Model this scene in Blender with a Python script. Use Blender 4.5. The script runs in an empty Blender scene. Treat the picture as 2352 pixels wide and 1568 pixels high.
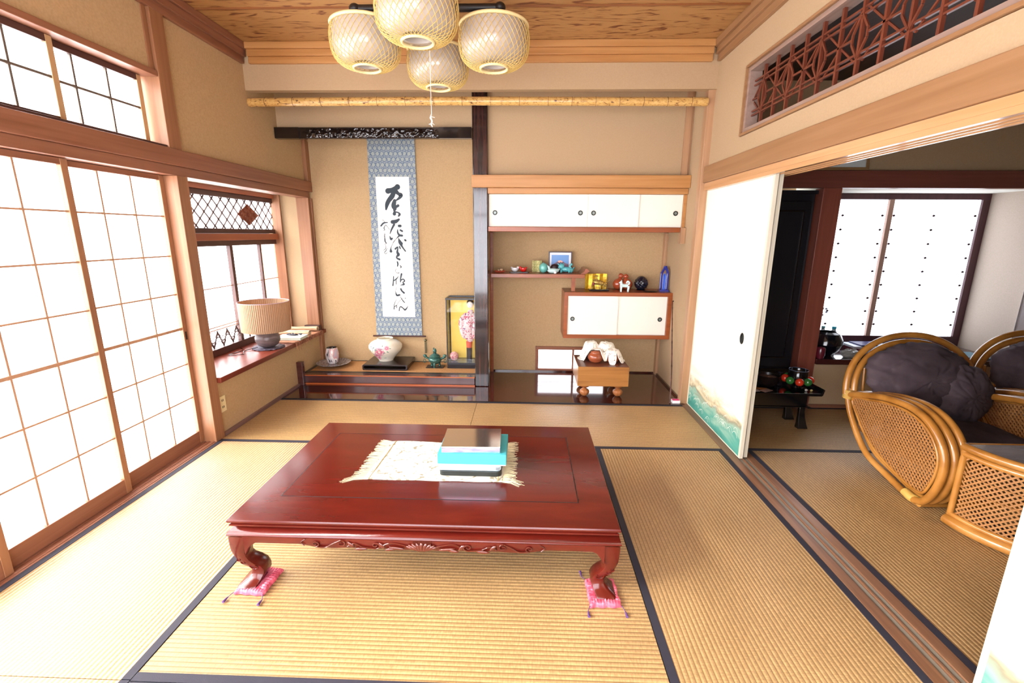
import bpy, bmesh, math, random
from mathutils import Vector, Matrix, noise as mnoise
random.seed(7)
PI = math.pi
SC = bpy.context.scene
COL = SC.collection

# ------------------------------------------------------------------ camera
cam_d = bpy.data.cameras.new('camera')
cam = bpy.data.objects.new('camera', cam_d)
COL.objects.link(cam)
PITCH, YAW, ROLL = 0.22828, 0.03094, 0.005985
_f = Vector((-math.sin(YAW)*math.cos(PITCH), math.cos(YAW)*math.cos(PITCH), -math.sin(PITCH)))
_r = Vector((math.cos(YAW), math.sin(YAW), 0))
_u = _r.cross(_f)
R_ = math.cos(ROLL)*_r + math.sin(ROLL)*_u
U_ = -math.sin(ROLL)*_r + math.cos(ROLL)*_u
M = Matrix((R_, U_, -_f)).transposed().to_4x4()
M.translation = Vector((0, 0, 1.467))
cam.matrix_world = M
cam_d.sensor_width = 36.0
cam_d.lens = 1057.5*36/2352
cam_d.clip_start = 0.05
SC.camera = cam

# ------------------------------------------------------------------ world, exposure
wd = bpy.data.worlds.new('world'); SC.world = wd; wd.use_nodes = True
wd.node_tree.nodes['Background'].inputs[0].default_value = (0.75, 0.86, 1.0, 1)
wd.node_tree.nodes['Background'].inputs[1].default_value = 0.6
SC.view_settings.view_transform = 'Standard'
SC.view_settings.look = 'None'
SC.view_settings.gamma = 1
SC.view_settings.use_curve_mapping = False
SC.view_settings.exposure = 0.36
SC.cycles.max_bounces = 10
SC.cycles.diffuse_bounces = 6
SC.cycles.glossy_bounces = 4
SC.cycles.transmission_bounces = 6
SC.cycles.transparent_max_bounces = 12
SC.cycles.sample_clamp_indirect = 8.0
DAY = 6.0        # daylight glowing in the paper of the garden side
FILL_BACK = 9.0   # glow of the window added behind the camera as fill
DAY_LOW = 4.0
DAY_FAR = 2.7    # daylight in the next room's window

# low sun behind the garden-side paper, softened by it
sun_d = bpy.data.lights.new('sun', 'SUN'); sun = bpy.data.objects.new('sun', sun_d); COL.objects.link(sun)
sun_d.energy = 56.0; sun_d.angle = math.radians(38); sun_d.color = (1.0, 0.98, 0.94)
sun.rotation_euler = Vector((1.0, 0.35, -0.80)).to_track_quat('-Z', 'Y').to_euler()

# ------------------------------------------------------------------ materials
def lin(h):
    h = h.lstrip('#')
    o = []
    for i in (0, 2, 4):
        v = int(h[i:i+2], 16)/255
        o.append(v/12.92 if v <= 0.04045 else ((v+0.055)/1.055)**2.4)
    return (*o, 1)
MATS = {}
def newmat(name):
    m = bpy.data.materials.new(name); m.use_nodes = True
    nt = m.node_tree
    b = nt.nodes['Principled BSDF']
    MATS[name] = m
    return m, nt, b
def plain(name, col, rough=0.5, metal=0.0, spec=0.5, coat=0.0, emit=0.0, ecol=None, bump=0.0, bscale=200):
    if name in MATS: return MATS[name]
    m, nt, b = newmat(name)
    b.inputs['Base Color'].default_value = lin(col)
    b.inputs['Roughness'].default_value = rough
    b.inputs['Metallic'].default_value = metal
    b.inputs['Specular IOR Level'].default_value = spec
    b.inputs['Coat Weight'].default_value = coat
    b.inputs['Coat Roughness'].default_value = 0.08
    if emit:
        b.inputs['Emission Color'].default_value = lin(ecol or col)
        b.inputs['Emission Strength'].default_value = emit
    # faint unevenness so nothing is a dead flat colour
    tc = nt.nodes.new('ShaderNodeTexCoord'); no = nt.nodes.new('ShaderNodeTexNoise')
    no.inputs['Scale'].default_value = bscale
    nt.links.new(tc.outputs['Object'], no.inputs['Vector'])
    if bump:
        bp = nt.nodes.new('ShaderNodeBump'); bp.inputs['Strength'].default_value = bump; bp.inputs['Distance'].default_value = 0.002
        nt.links.new(no.outputs['Fac'], bp.inputs['Height']); nt.links.new(bp.outputs['Normal'], b.inputs['Normal'])
    else:
        mr = nt.nodes.new('ShaderNodeMapRange')
        mr.inputs[3].default_value = max(0.0, rough-0.04); mr.inputs[4].default_value = min(1, rough+0.04)
        nt.links.new(no.outputs['Fac'], mr.inputs[0]); nt.links.new(mr.outputs[0], b.inputs['Roughness'])
    return m
def mixramp(name, cols, rough=0.5, scale=(1, 1, 1), nscale=5, detail=6, dist=0.0, pos=None, coat=0.0, spec=0.5, bump=0.0, tex='noise', metal=0.0, coords='Object'):
    """noise or voronoi pattern through a colour ramp"""
    if name in MATS: return MATS[name]
    m, nt, b = newmat(name)
    tc = nt.nodes.new('ShaderNodeTexCoord'); mp = nt.nodes.new('ShaderNodeMapping')
    mp.inputs['Scale'].default_value = scale
    nt.links.new(tc.outputs[coords], mp.inputs[0])
    if tex == 'noise':
        n = nt.nodes.new('ShaderNodeTexNoise'); n.inputs['Scale'].default_value = nscale
        n.inputs['Detail'].default_value = detail; n.inputs['Distortion'].default_value = dist
        fac = n.outputs['Fac']
    else:
        n = nt.nodes.new('ShaderNodeTexVoronoi'); n.inputs['Scale'].default_value = nscale
        n.feature = 'DISTANCE_TO_EDGE' if tex == 'edge' else 'F1'
        n.inputs['Randomness'].default_value = dist
        fac = n.outputs['Distance']
    nt.links.new(mp.outputs[0], n.inputs['Vector'])
    cr = nt.nodes.new('ShaderNodeValToRGB')
    e = cr.color_ramp.elements
    k = len(cols)
    pos = pos or [0.3+0.4*i/(k-1) for i in range(k)]
    while len(e) < k: e.new(0.5)
    for i, c in enumerate(cols):
        e[i].position = pos[i]; e[i].color = lin(c)
    nt.links.new(fac, cr.inputs[0]); nt.links.new(cr.outputs[0], b.inputs['Base Color'])
    b.inputs['Roughness'].default_value = rough
    b.inputs['Metallic'].default_value = metal
    b.inputs['Coat Weight'].default_value = coat; b.inputs['Coat Roughness'].default_value = 0.06
    b.inputs['Specular IOR Level'].default_value = spec
    if bump:
        bp = nt.nodes.new('ShaderNodeBump'); bp.inputs['Strength'].default_value = bump; bp.inputs['Distance'].default_value = 0.003
        nt.links.new(fac, bp.inputs['Height']); nt.links.new(bp.outputs['Normal'], b.inputs['Normal'])
    return m
def wood(name, cols, axis='X', rough=0.4, coat=0.0, spec=0.5, fine=30, bump=0.05, along=1.2):
    s = [fine, fine, fine]; s['XYZ'.index(axis)] = along
    return mixramp(name, cols, rough, tuple(s), 1.0, 7, 0.4, None, coat, spec, bump)

WALL = mixramp('wall_plaster', ['#b0956f', '#b79b75', '#bca07b'], 0.95, (1, 1, 1), 90, 8, spec=0.1, bump=0.08)
WALL2 = mixramp('fabric_wall', ['#ae9474', '#b49a7a'], 0.95, (1, 1, 1), 120, 6, spec=0.1, bump=0.06)
WALL3 = mixramp('grey_beige_wall', ['#b4a698', '#bbada0'], 0.95, (1, 1, 1), 120, 6, spec=0.1, bump=0.06)
W_REDX = wood('cedar_trim_x', ['#7e5038', '#8c5c44', '#97674c'], 'X', 0.45)
W_REDY = wood('cedar_trim_y', ['#7a4c35', '#885841', '#93624a'], 'Y', 0.42)
W_REDZ = wood('cedar_trim_z', ['#85583a', '#936546', '#a07150'], 'Z', 0.45)
W_ORX = wood('orange_trim_x', ['#a8733f', '#b17e49', '#ba8853'], 'X', 0.4)
W_ORY = wood('orange_trim_y', ['#8a6340', '#936c49', '#9b7451'], 'Y', 0.4)
W_ORZ = wood('orange_trim_z', ['#a27a58', '#ab8462', '#b58e6c'], 'Z', 0.45)
W_SHELF = wood('red_brown_shelf', ['#84431f', '#924c26', '#9e562e'], 'X', 0.3)
W_DARKZ = wood('dark_window_wood_z', ['#3c1f1c', '#50302a'], 'Z', 0.5)
W_DARKY = wood('dark_window_wood_y', ['#3c1f1c', '#50302a'], 'Y', 0.5)
W_LACQ = mixramp('lacquered_floor_board', ['#2e0f0c', '#3c1510', '#4a1d15'], 0.09, (1.2, 22, 10), 1.0, 7, 0.8, None, 0.6, 0.5, 0.03)
W_LACQ2 = mixramp('lacquered_sill', ['#5c2419', '#6d2e20', '#7d3a29'], 0.3, (18, 1.2, 10), 1.0, 7, 0.8, None, 0.0, 0.4, 0.03)
W_KAMACHI = wood('toko_edge_lacquer', ['#43211f', '#53302d'], 'X', 0.2, coat=0.4)
W_EBONY = wood('striped_ebony', ['#120c0e', '#2a1a1a', '#4b2a22'], 'Z', 0.16, coat=0.5, fine=42, along=1.6)
W_EBONYX = wood('carved_ebony', ['#0c090b', '#161012'], 'X', 0.12, coat=0.6)
W_TABLE = mixramp('table_lacquer', ['#4e120d', '#55150e', '#5c1810'], 0.16, (1.6, 14, 14), 1.0, 5, 0.5, None, 0.0, 0.45, 0.0)
W_TABLE2 = mixramp('table_frame_lacquer', ['#4c120c', '#54150d', '#5d1a11'], 0.18, (3, 12, 12), 1.0, 5, 0.5, None, 0.0, 0.5, 0.0)
BLACKLINE = plain('black_groove', '#120807', 0.5)
def paper_glow(name, em, thru):
    # washi glowing with daylight; a share of the sun passes straight through its weave
    m = plain(name, '#f4f3ee', 0.9, emit=em, ecol='#f2f6ff', spec=0.0)
    nt = m.node_tree; b = nt.nodes['Principled BSDF']
    t = nt.nodes.new('ShaderNodeBsdfTransparent'); mx = nt.nodes.new('ShaderNodeMixShader'); mx.inputs[0].default_value = thru
    nt.links.new(b.outputs[0], mx.inputs[1]); nt.links.new(t.outputs[0], mx.inputs[2]); nt.links.new(mx.outputs[0], nt.nodes['Material Output'].inputs[0])
    return m
PAPER = paper_glow('shoji_paper', DAY, 0.35)
FILL_PAPER = plain('fill_paper_back', '#f4f3ee', 0.9, emit=FILL_BACK, ecol='#eef4ff', spec=0.0)
PAPER_LOW = plain('low_window_paper', '#f4f3ee', 0.9, emit=DAY_LOW, ecol='#eef4ff', spec=0.0)
PAPER_FAR = plain('window_daylight', '#f7f8fc', 0.9, emit=DAY_FAR, ecol='#eef4ff', spec=0.0)
SILK_W = plain('door_paper_white', '#e9e7dd', 0.85, spec=0.2)
BORDER = plain('mat_border_cloth', '#262430', 0.75, bump=0.2, bscale=500)
BLACK = plain('black_lacquer', '#0b0a0c', 0.2, coat=0.4)
METALB = plain('dark_pull_metal', '#2e3230', 0.35, 0.8)
METALC = plain('pull_dish_metal', '#8c9390', 0.4, 0.6)

def tatami_mat_material(name, ribs):
    """ribs: axis the ribs run along"""
    m, nt, b = newmat(name)
    L = nt.links.new
    tc = nt.nodes.new('ShaderNodeTexCoord'); sx = nt.nodes.new('ShaderNodeSeparateXYZ')
    L(tc.outputs['Object'], sx.inputs[0])
    across = sx.outputs[1] if ribs == 'X' else sx.outputs[0]
    mul = nt.nodes.new('ShaderNodeMath'); mul.operation = 'MULTIPLY'; mul.inputs[1].default_value = 2*PI/0.0185
    L(across, mul.inputs[0])
    sn = nt.nodes.new('ShaderNodeMath'); sn.operation = 'SINE'; L(mul.outputs[0], sn.inputs[0])
    mr = nt.nodes.new('ShaderNodeMapRange'); mr.inputs[1].default_value = -1.0; mr.inputs[2].default_value = -0.55
    L(sn.outputs[0], mr.inputs[0])
    mp = nt.nodes.new('ShaderNodeMapping')
    mp.inputs['Scale'].default_value = (170, 45, 1) if ribs == 'X' else (45, 170, 1)
    L(tc.outputs['Object'], mp.inputs[0])
    n1 = nt.nodes.new('ShaderNodeTexNoise'); n1.inputs['Scale'].default_value = 1.0; n1.inputs['Detail'].default_value = 3
    L(mp.outputs[0], n1.inputs['Vector'])
    n2 = nt.nodes.new('ShaderNodeTexNoise'); n2.inputs['Scale'].default_value = 2.2; n2.inputs['Detail'].default_value = 3
    L(tc.outputs['Object'], n2.inputs['Vector'])
    cr = nt.nodes.new('ShaderNodeValToRGB'); e = cr.color_ramp.elements
    e[0].position = 0.28; e[0].color = lin('#a08158'); e[1].position = 0.72; e[1].color = lin('#c4a372')
    L(n1.outputs['Fac'], cr.inputs[0])
    mx = nt.nodes.new('ShaderNodeMix'); mx.data_type = 'RGBA'; mx.blend_type = 'MULTIPLY'
    c2 = nt.nodes.new('ShaderNodeValToRGB'); e = c2.color_ramp.elements
    e[0].position = 0.3; e[0].color = (0.82, 0.78, 0.74, 1); e[1].position = 0.7; e[1].color = (1.05, 1.02, 1.0, 1)
    L(n2.outputs['Fac'], c2.inputs[0])
    mx.inputs[0].default_value = 1.0
    L(cr.outputs[0], mx.inputs[6]); L(c2.outputs[0], mx.inputs[7])
    m2 = nt.nodes.new('ShaderNodeMix'); m2.data_type = 'RGBA'
    L(mr.outputs[0], m2.inputs[0]); m2.inputs[6].default_value = lin('#7e603a'); L(mx.outputs[2], m2.inputs[7])
    L(m2.outputs[2], b.inputs['Base Color'])
    b.inputs['Roughness'].default_value = 0.40
    b.inputs['Specular IOR Level'].default_value = 0.6
    b.inputs['Anisotropic'].default_value = 0.9
    tg = nt.nodes.new('ShaderNodeCombineXYZ'); tg.inputs[0 if ribs == 'X' else 1].default_value = 1.0
    L(tg.outputs[0], b.inputs['Tangent'])
    bp = nt.nodes.new('ShaderNodeBump'); bp.inputs['Strength'].default_value = 0.35; bp.inputs['Distance'].default_value = 0.002
    L(sn.outputs[0], bp.inputs['Height']); L(bp.outputs[0], b.inputs['Normal'])
    return m
TAT_X = tatami_mat_material('rush_weave_x', 'X')
TAT_Y = tatami_mat_material('rush_weave_y', 'Y')

def ceiling_material():
    m, nt, b = newmat('ceiling_cedar'); L = nt.links.new
    tc = nt.nodes.new('ShaderNodeTexCoord'); mp = nt.nodes.new('ShaderNodeMapping')
    mp.inputs['Scale'].default_value = (0.55, 3.4, 1); L(tc.outputs['Object'], mp.inputs[0])
    n = nt.nodes.new('ShaderNodeTexNoise'); n.inputs['Scale'].default_value = 2.1; n.inputs['Detail'].default_value = 4; n.inputs['Distortion'].default_value = 0.6
    L(mp.outputs[0], n.inputs['Vector'])
    mu = nt.nodes.new('ShaderNodeMath'); mu.operation = 'MULTIPLY'; mu.inputs[1].default_value = 60
    L(n.outputs['Fac'], mu.inputs[0])
    si = nt.nodes.new('ShaderNodeMath'); si.operation = 'SINE'; L(mu.outputs[0], si.inputs[0])
    mp2 = nt.nodes.new('ShaderNodeMapping'); mp2.inputs['Scale'].default_value = (9, 30, 1); L(tc.outputs['Object'], mp2.inputs[0])
    n2 = nt.nodes.new('ShaderNodeTexNoise'); n2.inputs['Scale'].default_value = 1.0; n2.inputs['Detail'].default_value = 5
    L(mp2.outputs[0], n2.inputs['Vector'])
    mr = nt.nodes.new('ShaderNodeMapRange'); mr.inputs[1].default_value = 0.35; mr.inputs[2].default_value = 1.0
    L(si.outputs[0], mr.inputs[0])
    m3 = nt.nodes.new('ShaderNodeMath'); m3.operation = 'MULTIPLY'
    m4 = nt.nodes.new('ShaderNodeMapRange'); m4.inputs[1].default_value = 0.38; m4.inputs[2].default_value = 0.62
    L(n2.outputs['Fac'], m4.inputs[0]); L(mr.outputs[0], m3.inputs[0]); L(m4.outputs[0], m3.inputs[1])
    cr = nt.nodes.new('ShaderNodeValToRGB'); e = cr.color_ramp.elements
    e[0].position = 0.0; e[0].color = lin('#a57a49'); e[1].position = 0.75; e[1].color = lin('#6a381e')
    k = e.new(0.3); k.color = lin('#96693a')
    L(m3.outputs[0], cr.inputs[0]); L(cr.outputs[0], b.inputs['Base Color'])
    b.inputs['Roughness'].default_value = 0.5
    return m
CEIL = ceiling_material()

def silk_material():
    """scroll mount: pale rosettes in a blue net"""
    m, nt, b = newmat('scroll_silk'); L = nt.links.new
    tc = nt.nodes.new('ShaderNodeTexCoord'); mp = nt.nodes.new('ShaderNodeMapping')
    mp.inputs['Scale'].default_value = (22, 1, 19.05); L(tc.outputs['Object'], mp.inputs[0])
    sx = nt.nodes.new('ShaderNodeSeparateXYZ'); L(mp.outputs[0], sx.inputs[0])
    def mth(op, a, v=None):
        x = nt.nodes.new('ShaderNodeMath'); x.operation = op
        if hasattr(a, 'links'): L(a, x.inputs[0])
        else: x.inputs[0].default_value = a
        if v is not None:
            if hasattr(v, 'links'): L(v, x.inputs[1])
            else: x.inputs[1].default_value = v
        return x.outputs[0]
    row = mth('FLOOR', sx.outputs[2]); odd = mth('MODULO', mth('ABSOLUTE', row), 2.0)
    u = mth('FRACT', mth('ADD', sx.outputs[0], mth('MULTIPLY', odd, 0.5)))
    v = mth('FRACT', sx.outputs[2])
    du = mth('SUBTRACT', u, 0.5); dv = mth('SUBTRACT', v, 0.5)
    r = mth('SQRT', mth('ADD', mth('MULTIPLY', du, du), mth('MULTIPLY', dv, dv)))
    n = nt.nodes.new('ShaderNodeTexNoise'); n.inputs['Scale'].default_value = 3.5; n.inputs['Detail'].default_value = 2
    L(mp.outputs[0], n.inputs['Vector'])
    r2 = mth('ADD', r, mth('MULTIPLY', mth('SUBTRACT', n.outputs['Fac'], 0.5), 0.5))
    cr = nt.nodes.new('ShaderNodeValToRGB'); e = cr.color_ramp.elements
    e[0].position = 0.34; e[0].color = lin('#9ba3a0'); e[1].position = 0.40; e[1].color = lin('#4a6482')
    k = e.new(0.47); k.color = lin('#566e8c'); k = e.new(0.53); k.color = lin('#8d989e')
    L(r2, cr.inputs[0]); L(cr.outputs[0], b.inputs['Base Color'])
    b.inputs['Roughness'].default_value = 0.6
    return m
SILK = silk_material()

def fusuma_material(name='fusuma_painting', x0=0.0):
    """painted sliding door paper: white above, teal water and brown mist along the foot (a painting, not light)"""
    m, nt, b = newmat(name); L = nt.links.new
    tc = nt.nodes.new('ShaderNodeTexCoord'); sx = nt.nodes.new('ShaderNodeSeparateXYZ'); L(tc.outputs['Object'], sx.inputs[0])
    mp = nt.nodes.new('ShaderNodeMapping'); mp.inputs['Scale'].default_value = (1, 1.6, 5); L(tc.outputs['Object'], mp.inputs[0])
    n = nt.nodes.new('ShaderNodeTexNoise'); n.inputs['Scale'].default_value = 2.2; n.inputs['Detail'].default_value = 4; n.inputs['Distortion'].default_value = 0.6
    L(mp.outputs[0], n.inputs['Vector'])
    a = nt.nodes.new('ShaderNodeMath'); a.operation = 'MULTIPLY_ADD'; a.inputs[1].default_value = 0.34; L(n.outputs['Fac'], a.inputs[0])
    L(sx.outputs[2], a.inputs[2])
    cr = nt.nodes.new('ShaderNodeValToRGB'); e = cr.color_ramp.elements
    e[0].position = 0.15; e[0].color = lin('#2c7f72'); e[1].position = 0.52; e[1].color = lin('#f6f1e2')
    for p, c in ((0.25, '#4f9a8a'), (0.32, '#93b8a4'), (0.365, '#8f8a72'), (0.40, '#cdbf9a'), (0.45, '#ece4cc')):
        k = e.new(p); k.color = lin(c)
    L(a.outputs[0], cr.inputs[0]); L(cr.outputs[0], b.inputs['Base Color'])
    b.inputs['Roughness'].default_value = 0.7
    return m
FUSUMA = fusuma_material()

def glass_material():
    m = bpy.data.materials.new('thin_glass'); m.use_nodes = True; nt = m.node_tree
    nt.nodes.clear()
    o = nt.nodes.new('ShaderNodeOutputMaterial'); t = nt.nodes.new('ShaderNodeBsdfTransparent'); g = nt.nodes.new('ShaderNodeBsdfGlossy')
    g.inputs['Roughness'].default_value = 0.02
    mx = nt.nodes.new('ShaderNodeMixShader'); fr = nt.nodes.new('ShaderNodeFresnel'); fr.inputs[0].default_value = 1.45
    nt.links.new(fr.outputs[0], mx.inputs[0]); nt.links.new(t.outputs[0], mx.inputs[1]); nt.links.new(g.outputs[0], mx.inputs[2])
    nt.links.new(mx.outputs[0], o.inputs[0])
    return m
GLASS = glass_material()

# ------------------------------------------------------------------ mesh helpers
class MB:
    def __init__(s): s.v = []; s.f = []; s.m = []
    def add(s, vs, fs, mi=0):
        b = len(s.v); s.v += [Vector(v) for v in vs]
        for f in fs: s.f.append([b+i for i in f]); s.m.append(mi)
        return s
    def box(s, x0, x1, y0, y1, z0, z1, mi=0):
        if x0 > x1: x0, x1 = x1, x0
        if y0 > y1: y0, y1 = y1, y0
        if z0 > z1: z0, z1 = z1, z0
        return s.add([(x0,y0,z0),(x1,y0,z0),(x1,y1,z0),(x0,y1,z0),(x0,y0,z1),(x1,y0,z1),(x1,y1,z1),(x0,y1,z1)],
                     [(0,3,2,1),(4,5,6,7),(0,1,5,4),(1,2,6,5),(2,3,7,6),(3,0,4,7)], mi)
    def obox(s, c, ax, ay, az, mi=0):
        """box by centre and three half-axis vectors"""
        c = Vector(c); ax, ay, az = Vector(ax), Vector(ay), Vector(az)
        vs = [c+i*ax+j*ay+k*az for k in (-1, 1) for (i, j) in ((-1,-1),(1,-1),(1,1),(-1,1))]
        return s.add(vs, [(0,3,2,1),(4,5,6,7),(0,1,5,4),(1,2,6,5),(2,3,7,6),(3,0,4,7)], mi)
    def bar(s, a, b, w, h, up=(0, 0, 1), mi=0):
        """rectangular bar from a to b, w across, h along up"""
        a, b = Vector(a), Vector(b); d = b-a; l = d.length
        if l < 1e-6: return s
        d.normalize(); up = Vector(up)
        sd = d.cross(up)
        if sd.length < 1e-4: sd = d.cross(Vector((1, 0, 0)))
        sd.normalize(); u2 = sd.cross(d)
        return s.obox((a+b)/2, d*l/2, sd*w/2, u2*h/2, mi)
    def prism(s, pts, axis, a0, a1, mi=0):
        """outline extruded along an axis; pts are the other two coordinates in x,y,z order"""
        n = len(pts)
        def P(p, a):
            return {'X': (a, p[0], p[1]), 'Y': (p[0], a, p[1]), 'Z': (p[0], p[1], a)}[axis]
        vs = [P(p, a0) for p in pts]+[P(p, a1) for p in pts]
        fs = [tuple(range(n)), tuple(range(2*n-1, n-1, -1))]+[(i, (i+1) % n, n+(i+1) % n, n+i) for i in range(n)]
        return s.add(vs, fs, mi)
    def loft(s, rings, mi=0, closed=False, caps=True):
        n = len(rings[0]); vs = [p for r in rings for p in r]; k = len(rings)
        fs = []
        for j in range(k if closed else k-1):
            a, b = j*n, ((j+1) % k)*n
            fs += [(a+i, a+(i+1) % n, b+(i+1) % n, b+i) for i in range(n)]
        if caps and not closed: fs += [tuple(range(n-1, -1, -1)), tuple(range((k-1)*n, k*n))]
        return s.add(vs, fs, mi)
    def tube(s, path, r, n=8, mi=0, closed=False, flat=1.0):
        path = [Vector(p) for p in path]; k = len(path)
        rs = r if isinstance(r, (list, tuple)) else [r]*k
        rings = []; prev = None
        for i, p in enumerate(path):
            if closed: t = path[(i+1) % k]-path[i-1]
            else: t = path[min(i+1, k-1)]-path[max(i-1, 0)]
            if t.length < 1e-9: t = Vector((0, 0, 1))
            t.normalize()
            if prev is None:
                a = t.orthogonal().normalized()
            else:
                a = prev-t*prev.dot(t)
                a = a.normalized() if a.length > 1e-6 else t.orthogonal().normalized()
            prev = a; b = t.cross(a)
            rings.append([p+rs[i]*(math.cos(2*PI*j/n)*a+flat*math.sin(2*PI*j/n)*b) for j in range(n)])
        return s.loft(rings, mi, closed)
    def lathe(s, prof, c=(0, 0), n=24, mi=0, sx=1.0, sy=1.0, cap=True):
        rings = [[(c[0]+r*sx*math.cos(2*PI*j/n), c[1]+r*sy*math.sin(2*PI*j/n), z) for j in range(n)] for r, z in prof]
        return s.loft(rings, mi, caps=cap)
    def ball(s, c, r, nu=16, nv=10, mi=0):
        r = r if isinstance(r, (list, tuple)) else (r, r, r)
        rings = []
        for i in range(nv+1):
            th = PI*(i if 0 < i < nv else (0.02 if i == 0 else nv-0.02))/nv
            rings.append([(c[0]+r[0]*math.sin(th)*math.cos(2*PI*j/nu), c[1]+r[1]*math.sin(th)*math.sin(2*PI*j/nu), c[2]-r[2]*math.cos(th)) for j in range(nu)])
        return s.loft(rings, mi)
    def grid(s, fn, nu, nv, mi=0, closed_u=False):
        vs = [fn(i/nu, j/nv) for j in range(nv+1) for i in range(nu+1)]
        fs = [(j*(nu+1)+i, j*(nu+1)+i+1, (j+1)*(nu+1)+i+1, (j+1)*(nu+1)+i) for j in range(nv) for i in range(nu)]
        return s.add(vs, fs, mi)
    def sheet(s, fn, nu, nv, th=0.002, mi=0):
        """grid with thickness downwards"""
        top = [Vector(fn(i/nu, j/nv)) for j in range(nv+1) for i in range(nu+1)]
        bot = [p-Vector((0, 0, th)) for p in top]; N = len(top)
        ix = lambda i, j: j*(nu+1)+i
        fs = []
        for j in range(nv):
            for i in range(nu):
                q = (ix(i, j), ix(i+1, j), ix(i+1, j+1), ix(i, j+1)); fs.append(q); fs.append(tuple(N+a for a in reversed(q)))
        for i in range(nu):
            a, b = ix(i, 0), ix(i+1, 0); fs.append((a, N+a, N+b, b)); a, b = ix(i, nv), ix(i+1, nv); fs.append((b, N+b, N+a, a))
        for j in range(nv):
            a, b = ix(0, j), ix(0, j+1); fs.append((b, N+b, N+a, a)); a, b = ix(nu, j), ix(nu, j+1); fs.append((a, N+a, N+b, b))
        return s.add(top+bot, fs, mi)
    def rot(s, ang, c=(0, 0, 0), axis='Z', start=0):
        m = Matrix.Rotation(ang, 4, axis); c = Vector(c)
        for i in range(start, len(s.v)): s.v[i] = m @ (s.v[i]-c)+c
        return s
    def build(s, name, mats, parent=None, bevel=0.0, smooth=None, sub=0, recalc=True, bseg=2):
        if not isinstance(mats, (list, tuple)): mats = [mats]
        off = Vector((0, 0, 0)); p = parent
        while p is not None: off += p.location; p = p.parent
        me = bpy.data.meshes.new(name)
        me.from_pydata([v-off for v in s.v], [], s.f)
        for m in mats: me.materials.append(m)
        for i, p_ in enumerate(me.polygons): p_.material_index = s.m[i]
        me.update()
        if recalc:
            bm = bmesh.new(); bm.from_mesh(me); bmesh.ops.recalc_face_normals(bm, faces=bm.faces); bm.to_mesh(me); bm.free()
        if smooth is not None:
            me.shade_smooth()
            if smooth < 179: me.set_sharp_from_angle(angle=math.radians(smooth))
        o = bpy.data.objects.new(name, me); COL.objects.link(o)
        if parent is not None: o.parent = parent
        if bevel:
            bv = o.modifiers.new('bevel', 'BEVEL'); bv.width = bevel; bv.segments = bseg; bv.limit_method = 'ANGLE'; bv.angle_limit = math.radians(40)
        if sub:
            sb = o.modifiers.new('sub', 'SUBSURF'); sb.levels = sub; sb.render_levels = sub
        return o
def B(*a, mi=0):
    return MB().box(*a, mi=mi)
def thing(name, label, cat, loc, group=None):
    o = bpy.data.objects.new(name, None); COL.objects.link(o); o.location = loc
    o.empty_display_size = 0.05
    o['label'] = label; o['category'] = cat
    if group: o['group'] = group
    return o
def tag(o, label, cat, group=None, kind=None):
    o['label'] = label; o['category'] = cat
    if group: o['group'] = group
    if kind: o['kind'] = kind
    return o
def struct(o, label=None):
    o['kind'] = 'structure'
    if label: o['label'] = label
    return o
def sroot(name, loc, label=None):
    o = bpy.data.objects.new(name, None); COL.objects.link(o); o.location = loc; o['kind'] = 'structure'
    if label: o['label'] = label
    return o
def dup(root, loc, label=None, group=None, rz=None):
    r = root.copy(); COL.objects.link(r); r.location = loc
    if label: r['label'] = label
    if group: r['group'] = group
    if rz is not None: r.rotation_euler = (0, 0, rz)
    def kids(src, dst):
        for ch in list(src.children):
            c = ch.copy(); COL.objects.link(c); c.parent = dst
            kids(ch, c)
    kids(root, r)
    return r
def smooth_path(pts, k=6, closed=False):
    """Catmull-Rom through 3D points"""
    P = [Vector(p) for p in pts]; n = len(P); out = []
    rng = n if closed else n-1
    for i in range(rng):
        p0 = P[(i-1) % n] if closed else P[max(i-1, 0)]
        p1, p2 = P[i], P[(i+1) % n]
        p3 = P[(i+2) % n] if closed else P[min(i+2, n-1)]
        for j in range(k):
            t = j/k
            out.append(0.5*((2*p1)+(-p0+p2)*t+(2*p0-5*p1+4*p2-p3)*t*t+(-p0+3*p1-3*p2+p3)*t**3))
    if not closed: out.append(P[-1])
    return out

# ================================================================== THE SETTING
CZ = 2.885
# floors and mats -----------------------------------------------------
struct(B(-2.7, 5.3, -1.0, 4.98, -0.12, -0.05).build('floor', wood('sub_floor', ['#5a3a22', '#6a4529'], 'X')))
def mat(x0, x1, y0, y1, ribs, label):
    r = thing('tatami_mat', label, 'tatami mat', ((x0+x1)/2, (y0+y1)/2, 0), 'tatami mats')
    g = 0.0015
    B(x0+g, x1-g, y0+g, y1-g, -0.05, -0.002).build('rush_surface', TAT_X if ribs == 'X' else TAT_Y, r)
    w = 0.032
    for e in (0, 1):
        if ribs == 'X':
            ya = y0+g if e == 0 else y1-g-w
            B(x0+g, x1-g, ya, ya+w, -0.045, 0.0005).build('cloth_border', BORDER, r)
        else:
            xa = x0+g if e == 0 else x1-g-w
            B(xa, xa+w, y0+g, y1-g, -0.045, 0.0005).build('cloth_border', BORDER, r)
mat(-2.215, -0.43, 3.015, 3.905, 'X', 'tan tatami mat in front of the scroll alcove, left of the borderless seam')
mat(-0.43, 1.392, 3.015, 3.905, 'X', 'tan tatami mat in front of the staggered shelves, right of the seam')
mat(-2.215, -1.315, 1.21, 3.015, 'Y', 'tatami mat lying lengthwise along the paper doors, washed white by daylight')
mat(-1.315, 0.50, 2.11, 3.015, 'X', 'tatami mat mostly hidden under the far half of the low table')
mat(-1.315, 0.50, 1.205, 2.11, 'X', 'tatami mat in the foreground under the front legs of the low table')
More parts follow.
